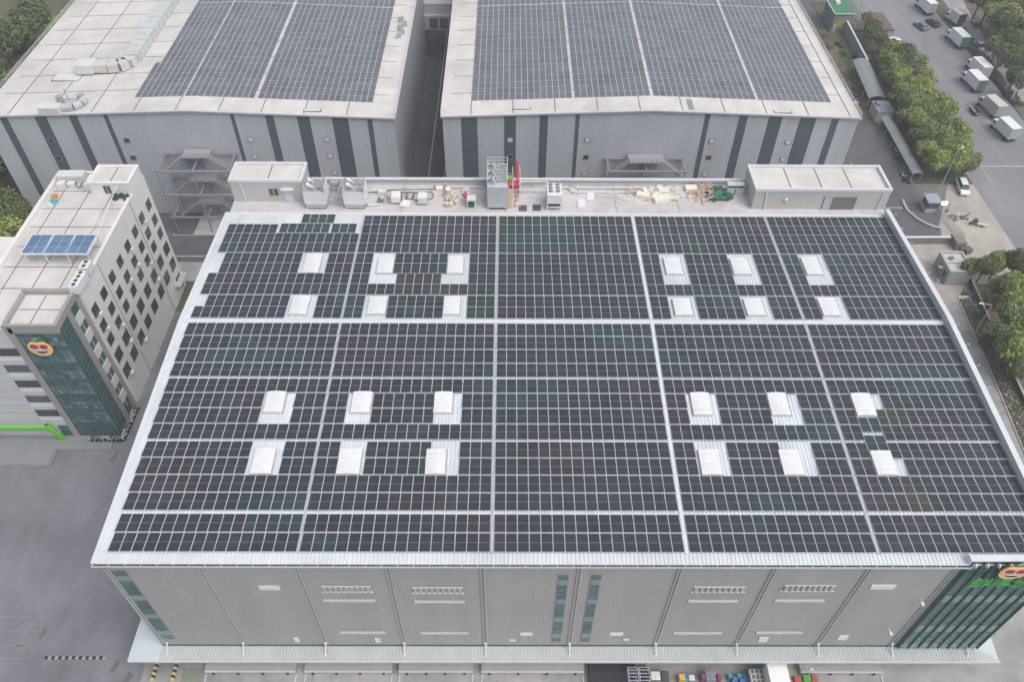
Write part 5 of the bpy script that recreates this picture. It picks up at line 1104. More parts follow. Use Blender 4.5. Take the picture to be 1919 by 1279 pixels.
root = empty('motor_scooter', (gx, gy, G), 'scooter carrying two riders with a pale board on the gate apron', 'scooter')
m = MB(); wheelset(m, gx-.75, gy-.15, G, .26); wheelset(m, gx+.65, gy-.3, G, .26); m.build('wheel', RUBBER, root)
m = MB(); m.obox((gx-.1, gy-.2, G+.35), (1.3, .35, .35), -.1); m.path([(gx+.6, gy-.3, G+.3), (gx+.4, gy-.28, G+1.0)], .06); m.path([(gx+.4, gy-.6, G+1.0), (gx+.4, gy+.05, G+1.0)], .035); m.build('body', mat('scooter_green', (.08, .16, .15), .4), root, .04)
m = MB(); m.obox((gx-.15, gy-.2, G+.7), (.8, .32, .1), -.1); m.build('seat', RUBBER, root, .03)
person((gx+.05, gy-.2, G+.0), R(-95), mat('dark_jacket', (.05, .06, .05), .9), DARK, 'person in a dark jacket riding the front of the scooter', True)
person((gx-.42, gy-.15, G+.0), R(-95), mat('olive_jacket', (.09, .10, .06), .9), DARK, 'person in an olive jacket sitting behind on the scooter', True)
m = MB(); m.obox((gx+1.2, gy-.85, G+.45), (2.0, .45, .25), -.3); m.obox((gx+1.2, gy-.85, G+.70), (1.9, .38, .03), -.3); m.tube((gx+1.2, gy-1.05, G+.22), (gx+1.2, gy-.6, G+.22), .22, 12, 1); m.path([(gx+.3, gy-.5, G+.5), (gx+.6, gy-.6, G+.5)], .04, 6, 1); lone(m, 'hand_trailer', [WHITED, RUBBER], 'narrow pale trailer being pulled behind the scooter', 'trailer')
# parked motorbikes along the shed wall and outside
def bike(label, x, y, a, pm):
    root = empty('motorbike', (x, y, G), label, 'motorbike', 'motorbikes along the shed wall')
    m = MB()
    for s in (-.6, .6): m.tube((-.05, s, .28), (.05, s, .28), .28, 14)
    m.build('wheel', RUBBER, root); root_l = root
    m = MB(); m.obox((0, -.05, .35), (.28, 1.0, .3)); m.path([(0, .6, .3), (0, .42, .95)], .05); m.path([(-.3, .4, .97), (.3, .4, .97)], .03); m.build('frame', pm, root)
    m = MB(); m.obox((0, -.2, .68), (.28, .7, .1)); m.build('seat', DARK, root)
    for ch in kids(root): ch.data.transform(Matrix.Identity(4))
    root.rotation_euler.z = a
    return root
def fixlocal(root):   # parts authored about the origin, root already placed
    for ch in kids(root): ch.data.transform(Matrix.Translation(root.location))
for lab, px, py, a, pm in (('white motorbike beside the end of the curved shed', 1649, 219, 1.2, WHITE), ('white scooter parked against the grey fence, farther one', 1679, 285, .9, WHITED), ('dark motorbike parked against the grey fence, middle one', 1681, 300, .6, DARK), ('white motorbike beside a dark one near the gate hut', 1693, 332, 1.0, WHITE), ('dark motorbike nearest the gate hut', 1697, 342, .8, DARK), ('red motorbike in the storage yard by the curved shed', 1602, 168, .8, REDP)):
    q = PZ(px, py, G); fixlocal(bike(lab, q.x, q.y, a, pm))

# ============================================================ RIGHT-HAND SIDE STRUCTURES
def wall(name, pts, h, t, mt, lab, cat='wall', cap=None, z=G):
    m = MB()
    for a, b in zip(pts, pts[1:]):
        a_, b_ = Vector((*a, 0)), Vector((*b, 0)); d = (b_-a_).normalized(); n = Vector((-d.y, d.x, 0))*t/2
        m.hexa([(p.x, p.y, z) for p in (a_-n, b_-n, b_+n, a_+n)]+[(p.x, p.y, z+h) for p in (a_-n, b_-n, b_+n, a_+n)], 0)
        n *= 1.5
        if cap: m.hexa([(p.x, p.y, z+h) for p in (a_-n, b_-n, b_+n, a_+n)]+[(p.x, p.y, z+h+.12) for p in (a_-n, b_-n, b_+n, a_+n)], 1)
    return lone(m, name, [mt, cap or mt], lab, cat)
SWALL = mat('stained_wall', (.22, .21, .19), .9, .15, .5, grime=.4)
wall('boundary_wall', [(69.0, 47.2), (84.0, 47.4)], 1.5, .35, SWALL, 'low stained wall with a pale coping by the gate', 'wall', TRIML)
wall('boundary_wall', [(p.x, p.y) for p in WB], 1.1, .2, mat('dark_fence_wall', (.10, .10, .09), .9, .2), 'long dark wall behind the flower bed along the lower path', 'wall', GREYM)
wall('kerb', [(p.x, p.y) for p in KB], .16, .2, CONC, 'concrete kerb along the lower right path', 'kerb')
wall('alley_wall', [(66.6, 88), (67.2, 130)], 2.6, .35, SWALL, 'grey wall along the access road beside the right rear warehouse', 'wall', CONC)
wall('yard_wall', [(72.5, 88.5), (73.0, 132)], 2.0, .25, SWALL, 'low grey wall between the planted yard and the access road', 'wall', CONC)
m = MB()
xs = [(87.6, 112), (88.1, 123), (88.6, 134)]
wall('screen_wall', xs, 3.0, .3, mat('blue_grey_wall', (.26, .29, .32), .7, .1, .5, grime=.2), 'tall blue grey wall with a pale coping behind the planted yard', 'wall', TRIML)
# curved shed roofs
def arch_shed(y0, y1, xc0, xc1, w, lab, h0=2.3, h1=3.2):
    root = empty('curved_shed', ((xc0+xc1)/2, y0, G), lab, 'shed', 'grey curved sheds along the fence')
    n = 10; m = MB(); P0, P1 = [], []
    for i in range(n+1):
        t = i/n; dx = -w/2+w*t; z = G+h0+(h1-h0)*math.sin(math.pi*(.12+.76*t)); P0.append((xc0+dx, y0, z)); P1.append((xc1+dx, y1, z))
    for i in range(n):
        m.face([P0[i], P0[i+1], P1[i+1], P1[i]]); m.face([(p[0], p[1], p[2]-.08) for p in (P1[i], P1[i+1], P0[i+1], P0[i])])
    m.face(P0+[(p[0], p[1], p[2]-.08) for p in P0[::-1]]); m.face([(p[0], p[1], p[2]-.08) for p in P0[:1]+P1[:1]]+[P1[0], P0[0]]); m.build('roof', ARCHR, root)
    m = MB()
    k = max(2, int((y1-y0)/4)+1)
    for i in range(k):
        t = i/(k-1); yy = y0+.2+(y1-y0-.4)*t; xc = xc0+(xc1-xc0)*t
        for s in (-1, 1): m.tube((xc+s*(w/2-.2), yy, G), (xc+s*(w/2-.2), yy, G+h0+.1), .07)
    m.build('post', GREYM, root)
arch_shed(95, 112.5, 84.8, 86.2, 3.9, 'grey curved shed roof beside the planted yard, farthest along the fence')
arch_shed(66.5, 88.0, 84.3, 84.6, 2.3, 'grey curved shed roof running along the tree strip to the gate hut', 2.0, 2.5)
m = MB(); m.box(83.2, 86.6, 89.2, 93.6, G, G+2.6); m.box(83.0, 86.8, 89.0, 93.8, G+2.6, G+2.75, 1); m.box(83.5, 84.3, 91.5, 92.9, G+2.75, G+3.3, 1); lone(m, 'flat_hut', [GREYM, mat('hut_roof', (.22, .235, .25), .7)], 'small flat roofed grey hut between the two curved sheds', 'hut')
m = MB(); m.box(85.0, 89.8, 132.5, 141.0, G, G+4.6); m.box(84.8, 90.0, 132.3, 141.2, G+4.6, G+4.8, 1); m.box(84.8, 90.0, 132.25, 132.45, G+4.8, G+4.95, 2); m.box(84.75, 84.95, 132.3, 141.2, G+4.8, G+4.95, 2); m.obox((87.2, 138.6, G+4.8), (1.1, 1.3, .6), .1, 3); m.box(86.2, 88.1, 132.42, 132.495, G+1.0, G+3.0, 4)
m.box(85.6, 86.0, 132.42, 132.495, G+.1, G+2.2, 2)
lone(m, 'green_roofed_building', [mat('grey_green_wall', (.20, .22, .21), .8, .1, 1), GREENR, TRIML, WHITE, mat('yellow_green', (.30, .34, .08), .8)], 'small grey building with a flat green roof beside the road', 'building')
m = MB(); q = PZ(1655, 38, G+2.6); m.box(q.x-2.2, q.x+1.2, q.y-5.0, q.y+4.2, G+.1, G+2.4, 1)
m.prism([(q.x-2.5, G+2.4), (q.x+1.5, G+2.4), (q.x+1.2, G+2.75), (q.x-2.2, G+2.75)], 'y', q.y-5.3, q.y+4.4, 0); lone(m, 'brown_roofed_shed', [BROWNR, mat('shed_wall', (.40, .38, .35), .8)], 'low shed with a dark brown roof at the roadside', 'shed')
q = PZ(1668, 58, G+1.2); m = MB(); m.taper((q.x, q.y, G), (1.3, 1.8, 1.7), (.95, .9)); m.obox((q.x, q.y+.3, G+1.7), (1.2, 1.2, .25), 0, 1); m.box(q.x-.5, q.x+.5, q.y-.95, q.y-.88, G+.5, G+1.4, 2); lone(m, 'kiosk', [CYAN, WHITE, DARK], 'small cyan and white kiosk between the brown shed and the white car', 'kiosk')
# gate hut, gatehouse, barrier
q = PZ(1748, 372, G+2.5); root = empty('gate_hut', (q.x, q.y, G), 'small dark glazed gate hut with a grey blue roof inside the gate', 'hut')
m = MB(); m.obox((q.x, q.y, G), (2.3, 2.6, .9)); m.build('base_wall', GREYM, root)
m = MB(); m.obox((q.x, q.y, G+.9), (2.15, 2.45, 1.5)); m.build('glazing', GLASSB, root)
m = MB(); m.obox((q.x, q.y, G+2.4), (2.7, 3.0, .25)); m.build('roof', mat('hut_blue_roof', (.30, .33, .37), .6), root, .05)
m = MB(); pts = [(79.8, 60.5), (79.6, 57.5), (80.6, 54.5), (82.4, 52.4), (84.4, 51.6)]
for a, b in zip(pts, pts[1:]): 
    n = 5
    for i in range(n): t = (i+.5)/n; m.obox((a[0]+(b[0]-a[0])*t, a[1]+(b[1]-a[1])*t, G), (.55, .5, .3+.12*random.random()), random.random())
lone(m, 'rockery_edge', mat('rock_pale', (.36, .36, .34), .9, .2, 3), 'curved edging of pale stones round the gate hut', 'edging')
root = empty('sliding_gate', (85.9, 52, G), 'black metal sliding gate standing open beside the gate hut', 'gate')
m = MB(); m.path([(85.1, 56.6, G+1.5), (87.0, 47.8, G+1.5)], .05); m.path([(85.1, 56.6, G+.15), (87.0, 47.8, G+.15)], .05)
m.build('rail', GREYM, root)
m = MB()
for i in range(28): t = i/27; m.tube((85.1+1.9*t, 56.6-8.8*t, G+.15), (85.1+1.9*t, 56.6-8.8*t, G+1.5), .025, 5)
m.build('bars', DARK, root)
root = empty('flood_lamp', (85.4, 56.2, G), 'lit floodlight on a short post beside the gate', 'lamp')
m = MB(); m.tube((85.4, 56.2, G), (85.4, 56.2, G+2.6), .08, 8); m.build('post', GREYM, root)
m = MB(); m.obox((85.45, 56.0, G+2.6), (.8, .35, .45)); m.build('housing', GREYM, root)
m = MB(); m.obox((85.45, 55.9, G+2.62), (.9, .3, .6)); m.build('lens', mat('lit_lens', (.95, 1, .97), .4, 0, 1, emit=9), root)
m = MB(); m.path([(86.6, 56.2, G), (87.6, 57.5, G+1.6), (88.6, 58.9, G)], .05); m.path([(89.3, 54.5, G+.3), (91.4, 56.0, G+.35)], .12); m.path([(88.0, 55.5, G+.1), (89.4, 57.5, G+1.2)], .05)
for i in range(14): m.obox((86.8+random.random()*4.6, 54.0+random.random()*3.6, G), (.5, .35, .3), random.random()*3, 1)
lone(m, 'construction_clutter', [BARK, mat('rubble', (.22, .19, .16), .9, .3, 3)], 'frames and rubble lying on the ground in front of the tree strip by the gate', 'rubble')
root = empty('guard_house', (81.1, 38.6, G), 'small grey flat roofed guard house beside the lower path', 'guard house')
m = MB(); m.box(79.0, 83.1, 35.9, 41.2, G, G+3.0); m.build('wall', mat('guard_wall', (.32, .33, .33), .8, .08, 1, grime=.2), root)
m = MB(); m.box(79.3, 82.8, 36.2, 40.9, G+3.0, G+3.03); m.obox((80.5, 39.6, G+3.03), (1.1, .7, .15), .5, 1); m.box(79.32, 82.78, 38.3, 38.45, G+3.03, G+3.08, 1); m.build('roof', [DECK, JOINT], root)
m = MB()
for b_ in ((78.9, 83.2, 35.8, 36.2), (78.9, 83.2, 40.9, 41.3), (78.9, 79.3, 36.2, 40.9), (82.8, 83.2, 36.2, 40.9)): m.box(*b_, G+3.0, G+3.3)
m.build('parapet', CONC, root)
m = MB(); m.box(78.94, 79.0, 36.7, 37.7, G+1.0, G+2.1); m.build('window', GLASSD, root)
m = MB(); m.box(78.94, 79.0, 38.6, 39.6, G+.05, G+2.1); m.build('door', mat('door_dark', (.12, .13, .13), .6), root)
m = MB(); m.box(78.1, 78.9, 37.8, 38.6, G+2.2, G+2.3); m.tube((78.3, 38.0, G), (78.3, 38.0, G+2.2), .05); m.obox((78.2, 36.8, G), (.5, .4, .5)); m.build('awning', GREYM, root)
m = MB(); m.box(84.4, 86.3, 45.4, 48.2, G, G+1.7); m.obox((86.4, 44.8, G), (1.5, 1.3, 1.0), .4, 1); m.obox((85.0, 44.2, G), (.5, .5, 1.5), .4, 1); lone(m, 'gate_pier', [SWALL, mat('dark_junk', (.10, .11, .11), .8)], 'stained pier and dark scrap at the end of the low wall by the gate', 'pier')
m = MB(); m.path([(81.5, 31.8, G+.06), (81.4, 31.8, G+1.2), (81.0, 31.6, G+1.3)], .06); m.path([(80.4, 31.4, G), (80.4, 31.4, G+1.1)], .06); m.obox((81.0, 32.4, G), (1.6, .5, .4), .2); lone(m, 'white_standpipes', WHITED, 'white standpipes at the head of the brown flower bed', 'pipe')
# lamps and poles
def lamp(label, x, y, h, arm, z=G, name='street_lamp'):
    root = empty(name, (x, y, z), label, 'street lamp'); m = MB(); m.tube((x, y, z), (x, y, z+.3), .2, 10); m.tube((x, y, z+.3), (x, y, z+h), .10, 10, r1=.06); m.path([(x, y, z+h), (x+arm[0]*.4, y+arm[1]*.4, z+h+.15), (x+arm[0], y+arm[1], z+h+.15)], .06); m.build('pole', GREYM, root)
    m = MB(); m.taper((x+arm[0]*1.1, y+arm[1]*1.1, z+h+.06), (.3, .75, .16), (.8, .9), math.atan2(-arm[0], arm[1])); m.build('lamp_head', WHITED, root, .02)
lamp('grey street lamp with a bent arm over the brown flower bed, lower right', 79.95, 24.1, 6.4, (-1.5, .3), G+.06)
lamp('slim lamp post rising from the tree strip above the gate', 86.9, 61.6, 11.0, (1.0, .8))
lamp('lamp post between the green roofed building and the brown shed', 92.2, 135.4, 8.0, (.8, .6), G+.1)
for lab, px, py, h in (('wooden utility pole beside the blurred parked vehicles at the right edge', 1893, 190, 8), ('pale utility pole among the right-hand trees, farther up the road', 1855, 100, 8)):
    q = PZ(px, py, G); root = empty('utility_pole', (q.x, q.y, G), lab, 'pole'); m = MB(); m.tube((q.x, q.y, G), (q.x, q.y, G+h), .14, 8, r1=.1); m.build('pole', WHITED, root); m = MB(); m.box(q.x-.9, q.x+.9, q.y-.05, q.y+.05, G+h-.7, G+h-.58)
    for s in (-.8, 0, .8): m.tube((q.x+s, q.y, G+h-.58), (q.x+s, q.y, G+h-.35), .05)
    m.build('crossarm', STEEL, root)
# signal cable across the road with lamps
m = MB(); a, b = PZ(1840, 312, G+.0), PZ(1919, 313, G+.0)
q = PZ(1880, 154, G+2); m.path([(117.6, q.y-1, G+3.2), (135, q.y-1.5, G+3.0)], .035)
for x in (117.6, 135): m.tube((x, q.y-1.2, G), (x, q.y-1.2, G+3.2), .06)
lone(m, 'wire_line', WHITED, 'thin white cable on short posts crossing the right-hand pavement', 'cable')
m = MB(); q = PZ(1887, 176, G+.5)
for i in range(3): m.tube((q.x-.2+i*.9, q.y, G), (q.x-.2+i*.9, q.y, G+1.1), .6, 10); m.ring((q.x+i*.9, q.y-1.2, G+.3), .5, .16, 14, 6)
lone(m, 'tyre_stack', RUBBER, 'dark stack of tyres on the pavement beside the right-hand trees', 'tyres')
m = MB(); q = PZ(1848, 51, G+.4); m.obox((q.x, q.y, G), (2.2, 1.0, .5), .5); m.obox((q.x+1.4, q.y+.6, G), (1.8, .2, 1.0), .5); lone(m, 'bench_stack', REDP if False else mat('rusty', (.25, .12, .08), .8), 'rusty benches on the pavement right of the mint truck', 'bench')
# long grey building at the top right edge
m = MB(); m.box(150, 175, 118, 152, G, G+5); m.prism([(149.5, G+5), (175.5, G+5), (162, G+7.2)], 'y', 117.5, 152.5, 1); lone(m, 'roadside_building', [GREYM, mat('grey_green_roof', (.26, .29, .28), .7, .1, 1)], 'grey roofed building behind trees at the top right corner', 'building')
# storage yard beside the right rear warehouse
rr_ = random.Random(21)
for i in range(7):
    x, y = 67.3+i*.05, 101+i*4.6
    m = MB(); m.obox((x+1.4, y, G), (1.7, 2.6, 1.2), .05, 0); m.obox((x+1.4, y, G+1.2), (1.6, 2.4, .15), .05, 1); lone(m, 'skip_bin', [mat('bin_green', (.10, .20, .17), .7) if i % 2 else mat('bin_maroon', (.24, .12, .13), .7), WHITED], ['dull green', 'maroon'][(i+1) % 2]+' lidded bin beside the rear warehouse, %s from the near end' % ORD[i], 'bin', 'lidded bins beside the rear warehouse')
m = MB(); m.box(69.8, 71.2, 96.5, 100.0, G, G+.5)
for i in range(20): m.obox((78+rr_.random()*4, 96+rr_.random()*10, G), (rr_.uniform(.5, 1.4), rr_.uniform(.4, 1), rr_.uniform(.2, .9)), rr_.random()*3, rr_.randrange(3))
lone(m, 'stored_goods', [DARK, mat('blue_black', (.05, .06, .09), .8), CARD], 'dark stored goods and pallets beside the curved shed', 'goods')

# ============================================================ LOADING YARD AT THE BOTTOM EDGE
for i, (x0, x1) in enumerate(((-34.4, -23.6), (-22.6, -12.2), (-11.4, -2.6), (-1.6, 10.6), (36.4, 46.2))):
    m = MB(); m.box(x0, x1, -32.6, WY-.01, G, G+.9); m.box(x0, x1, -32.72, -32.6, G+.68, G+.95, 1)
    for xx in (x0, x1-.12): m.box(xx, xx+.12, -33.6, -32.72, G+.0, G+.12, 1)
    for k_ in range(4): xx = x0+1+(x1-x0-2)*k_/3; m.box(xx-.12, xx+.12, -32.8, -32.72, G+.2, G+.7, 2)
    lone(m, 'loading_dock', [CONC, TRIML, RUBBER], 'grey concrete loading dock under the canopy, %s from left' % ORD[i], 'loading dock', 'loading docks under the canopy')
for i, px in enumerate((292, 329)):
    q = PZ(px, 1258, G); m = MB()
    for k_ in range(7): m.hexa([(q.x-.18, q.y-1.3+k_*.32, G), (q.x+.18, q.y-1.3+k_*.32, G), (q.x+.18, q.y-1.3+(k_+1)*.32, G), (q.x-.18, q.y-1.3+(k_+1)*.32, G), (q.x-.14, q.y-1.3+k_*.32, G+.45), (q.x+.14, q.y-1.3+k_*.32, G+.45), (q.x+.14, q.y-1.3+(k_+1)*.32, G+.45), (q.x-.14, q.y-1.3+(k_+1)*.32, G+.45)], k_ % 2)
    lone(m, 'hazard_block', [mat('hazard_yellow', (.55, .50, .28), .7), DARK], ['black and yellow striped hazard block, left of two below the canopy end', 'black and yellow striped hazard block, right of two below the canopy end'][i], 'hazard block', 'hazard blocks')
m = MB(); m.box(-37.2, -34.8, -33.6, -32.0, G, G+.05); lone(m, 'ramp_plate', mat('olive_plate', (.20, .23, .18), .8), 'dull olive steel plate between the hazard blocks', 'plate')
# dark vehicles and goods between docks
m = MB(); m.box(11.2, 16.6, -34.2, -31.5, G, G+.9)
for k_ in range(10): m.box(11.3+k_*.53, 11.36+k_*.53, -34.15, -31.6, G+.9, G+.94, 1)
lone(m, 'dark_dock_leveller', [mat('near_black', (.03, .03, .035), .7), mat('charcoal', (.06, .06, .065), .7)], 'near black grated platform under the canopy, left of the forklifts', 'platform')
def forklift(label, px, mt):
    q = PZ(px, 1262, G+1.0); x, y = q.x, -33.4; root = empty('forklift', (x, y, G), label, 'forklift', 'forklifts below the canopy')
    m = MB(); m.box(x-.62, x+.62, y-1.2, y+1.2, G+.25, G+1.0); m.build('body', mt, root, .08)
    m = MB()
    for s in (-.55, .55):
        for t in (-.7, .8): m.box(x+s-.05, x+s+.05, y+t-.05, y+t+.05, G+1.0, G+2.1)
    for t in (-.7, -.3, .1, .5, .8): m.box(x-.6, x+.6, y+t-.04, y+t+.04, G+2.1, G+2.16)
    for s in (-.58, .58): m.box(x+s-.04, x+s+.04, y-.75, y+.85, G+2.1, G+2.18)
    m.build('overhead_guard', GREYM, root)
    m = MB(); m.box(x-.25, x+.25, y-.3, y+.2, G+1.0, G+1.25); m.box(x-.25, x+.25, y-.4, y-.3, G+1.0, G+1.6); m.build('seat', RUBBER, root)
    m = MB()
    for s in (-.25, .25): m.box(x+s-.05, x+s+.05, y+1.25, y+1.33, G+.1, G+2.3); m.box(x+s-.05, x+s+.05, y+1.33, y+1.9, G+.12, G+.17)
    m.build('mast', DARK, root)
    for s in (-.6, .6):
        for t in (-.75, .75): m = MB(); m.tube((x+s-.1, y+t, G+.28), (x+s+.1, y+t, G+.28), .28, 12); m.build('wheel', RUBBER, root)
forklift('dark blue grey forklift with a light roof frame, left of two', 1184, mat('slate_blue', (.10, .13, .17), .5)); forklift('dark navy forklift, right of two', 1205, mat('deep_navy', (.04, .055, .09), .5))
def goods(name, px, w, d, h, mt, lab, cat, y=-33.3, lid=None, a=0):
    x = PZ(px, 1262, G+h).x; m = MB(); m.taper((x, y, G), (w, d, h), (.94, .94), a); m.obox((x, y, G+h), (w*.8, d*.8, .05), a, 1); m.obox((x+w*.1, y-d*.1, G+h+.05), (w*.35, d*.4, .08), a+.3, 1)
    return lone(m, name, [mt, lid or mt], lab, cat)
goods('roll_cage', 1228, 1.3, 1.2, 1.4, mat('olive_grey', (.16, .16, .13), .8), 'olive grey roll cage with a white bundle in front', 'cage', lid=WHITE)
goods('roll_cage', 1246, .9, 1.2, 1.5, mat('cage_dark', (.09, .095, .08), .8), 'dark narrow roll cage right of the olive one', 'cage')
goods('goods_stack', 1278, .9, .8, 1.0, mat('tan_goods', (.40, .30, .14), .8), 'low stack of tan boxes under the canopy', 'boxes', lid=YELP); goods('cyan_tub', 1287, .5, .6, 1.1, CYAN, 'cyan tub beside the tan boxes', 'tub', lid=BLUE)
goods('white_bundle', 1295, .8, .8, .8, mat('olive_bundle', (.20, .20, .12), .8), 'olive bundle topped with white film under the canopy', 'bundle', lid=WHITE)
goods('magenta_trolley', 1318, .5, .7, 1.3, mat('muted_magenta', (.30, .09, .17), .6), 'magenta hand trolley, left of two', 'trolley'); goods('magenta_trolley', 1347, .5, .7, 1.3, mat('dull_magenta', (.28, .07, .15), .6), 'duller magenta hand trolley, right of two', 'trolley')
goods('grey_box', 1331, 1.2, 1.2, 1.5, mat('blue_grey_box', (.22, .25, .29), .6), 'plain blue grey box between the two magenta trolleys', 'box')
for i, (px, y) in enumerate(((1368, -33.1), (1376, -33.5), (1385, -33.1), (1388, -33.7), (1373, -33.9))):
    x = PZ(px, 1260, G+1).x; m = MB(); m.tube((x, y, G), (x, y, G+.95), .29, 14); m.ring((x, y, G+.95), .27, .03, 14, 5); m.ring((x, y, G+.5), .3, .025, 14, 5); m.tube((x+.1, y, G+.95), (x+.1, y, G+1.0), .05)
    lone(m, 'blue_drum', BLUE if i % 2 else mat('blue_teal_drum', (.08, .26, .38), .5), ['blue drum, leftmost in the cluster under the canopy', 'blue drum in the middle of the cluster', 'blue drum, rightmost at the back of the cluster', 'blue drum, rightmost at the front of the cluster', 'blue drum at the front left of the cluster'][i], 'drum', 'blue drums under the canopy')
goods('cyan_netting', 1400, 1.3, 1.4, .9, mat('teal_net', (.03, .13, .17), .9, .5, 5), 'dark teal netting heap between the drums and the crates', 'netting')
for i in range(4):
    x = PZ(1417, 1262, G+1.5).x; m = MB(); y = -32.9-i*.62; m.box(x-.8, x+.8, y-.28, y+.28, G, G+1.7)
    for k_ in range(3): m.box(x-.65+k_*.5, x-.3+k_*.5, y-.2, y+.2, G+1.7, G+1.72, 1)
    lone(m, 'white_crate_stack', [WHITED, JOINT], 'white crate stack by the white truck, %s from the dock' % ORD[i], 'crates', 'white crate stacks')
o = truck_proto('white box truck backed under the canopy at the bottom frame edge', TWH, TWH, LG, 6.0, 2.3, 2.6); q = PZ(1459, 1262, G+3.5); o.location = (q.x, -35.6, G); o.rotation_euler.z = math.pi; o['group'] = 'trucks parked along the road'; del o['group']
goods('green_bin', 1510, .9, .8, .8, mat('bin_bright_green', (.10, .36, .07), .6), 'bright green bin under the canopy right of the white truck', 'bin'); goods('red_crate', 1492, .8, .7, .6, mat('red_crate', (.42, .12, .08), .6), 'red crate left of the bright green bin', 'crate'); goods('red_crate', 1524, .8, .8, .7, mat('red_crate2', (.38, .10, .08), .6), 'red crate right of the bright green bin', 'crate')
x = PZ(1514, 1253, G+1).x; m = MB(); m.tube((x, -32.9, G), (x, -32.9, G+2.2), .04); m.obox((x-.1, -32.9, G+2.2), (.4, .25, .2), .3); lone(m, 'post_lamp', WHITE, 'thin post with a small white head behind the green bin', 'post')
root = None

# ============================================================ TREES
def crown_mesh(seed, R_, H, n, leafs, lobes=11):
    rr_ = random.Random(seed); m = MB(); L_ = []
    for i in range(lobes):
        a = i*2.4+rr_.random(); d = R_*rr_.uniform(.15, .62); L_.append((Vector((math.cos(a)*d, math.sin(a)*d, H*rr_.uniform(.45, .85))), R_*rr_.uniform(.25, .55), rr_.random()))
    L_.append((Vector((0, 0, H*.78)), R_*.6, .5))
    for i in range(n):
        c, r, tone = L_[rr_.randrange(len(L_))]
        v = Vector((rr_.gauss(0, 1), rr_.gauss(0, 1), rr_.gauss(.25, .9))).normalized()
        p = c+Vector((v.x, v.y, v.z*.85))*r*rr_.uniform(.6, 1.16)
        nrm = (v+Vector((rr_.uniform(-.7, .7), rr_.uniform(-.7, .7), rr_.uniform(-.3, .9)))).normalized(); a = nrm.orthogonal().normalized(); b = nrm.cross(a); t = rr_.random()*6.28
        a, b = a*math.cos(t)+b*math.sin(t), b*math.cos(t)-a*math.sin(t); s = rr_.uniform(.11, .29)
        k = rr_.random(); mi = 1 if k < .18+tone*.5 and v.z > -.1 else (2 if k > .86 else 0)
        m.face([p-a*s, p-b*s*.6, p+a*s, p+b*s*.6], mi)
    return m
def tree_proto(seed, R_, H, n, leafs, nm='tree'):
    root = empty(nm, (0, 0, 0), 'x', 'tree'); rr_ = random.Random(seed+99)
    m = MB(); m.tube((0, 0, 0), (.1, 0, H*.35), .2, 8, r1=.14)
    for i in range(6): a = i*1.05+rr_.random(); m.path([(.1, 0, H*.33), (math.cos(a)*R_*.3, math.sin(a)*R_*.3, H*.55), (math.cos(a)*R_*.6, math.sin(a)*R_*.6, H*.75)], .06, 5)
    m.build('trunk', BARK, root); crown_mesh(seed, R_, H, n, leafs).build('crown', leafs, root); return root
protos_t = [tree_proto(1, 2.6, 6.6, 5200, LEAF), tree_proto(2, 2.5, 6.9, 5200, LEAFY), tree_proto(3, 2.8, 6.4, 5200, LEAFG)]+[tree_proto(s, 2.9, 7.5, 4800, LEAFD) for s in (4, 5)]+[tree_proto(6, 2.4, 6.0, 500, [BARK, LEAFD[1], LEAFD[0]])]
used = set(); tcount = [0]
def plant(kind, x, y, s, label, group, z=G+.08, name=None):
    p = protos_t[kind]; o = p if kind not in used else copy_tree(p); used.add(kind)
    o.location = (x, y, z); o.rotation_euler.z = random.random()*6.28; o.scale = (s*random.uniform(.9, 1.1), s*random.uniform(.9, 1.1), s*random.uniform(.9, 1.15)); o['label'] = label; o['group'] = group
    if name: o.name = name; o['category'] = name
random.seed(12)
rows_ = [(67.6, (87.6, 91.2, 94.6)), (72.3, (87.6, 90.8, 94.6)), (76.3, (88.8, 92.0, 95.0)), (80.4, (88.2, 91.2, 94.4)), (84.6, (89.0, 92.2, 94.8)), (88.9, (89.2, 92.4, 95.0)), (93.2, (89.6, 92.6, 95.2)), (97.6, (90.0, 93.0, 95.4)), (102.2, (90.6, 93.6, 96.0)), (107.0, (91.2, 94.2, 96.0)), (111.8, (92.4, 95.4))]
PLC = ['kerb side', 'middle', 'road side']
for i, (y, xs_) in enumerate(rows_):
    for j, x in enumerate(xs_):
        kind = 3 if (i > 6 and j == 1) else (4 if (i in (3, 8) and j == 1) else (i+j) % 3)
        lab = '%s green tree in the roadside strip, %s row from the gate, %s' % ('bright' if kind < 3 else 'dark', ORD[i], ['shed side', 'middle', 'road side'][j] if len(xs_) == 3 else ['shed side', 'road side'][j])
        plant(kind, x+random.uniform(-.5, .5), y+random.uniform(-.6, .6), random.uniform(.98, 1.2), lab, 'trees in the strip between sheds and road')
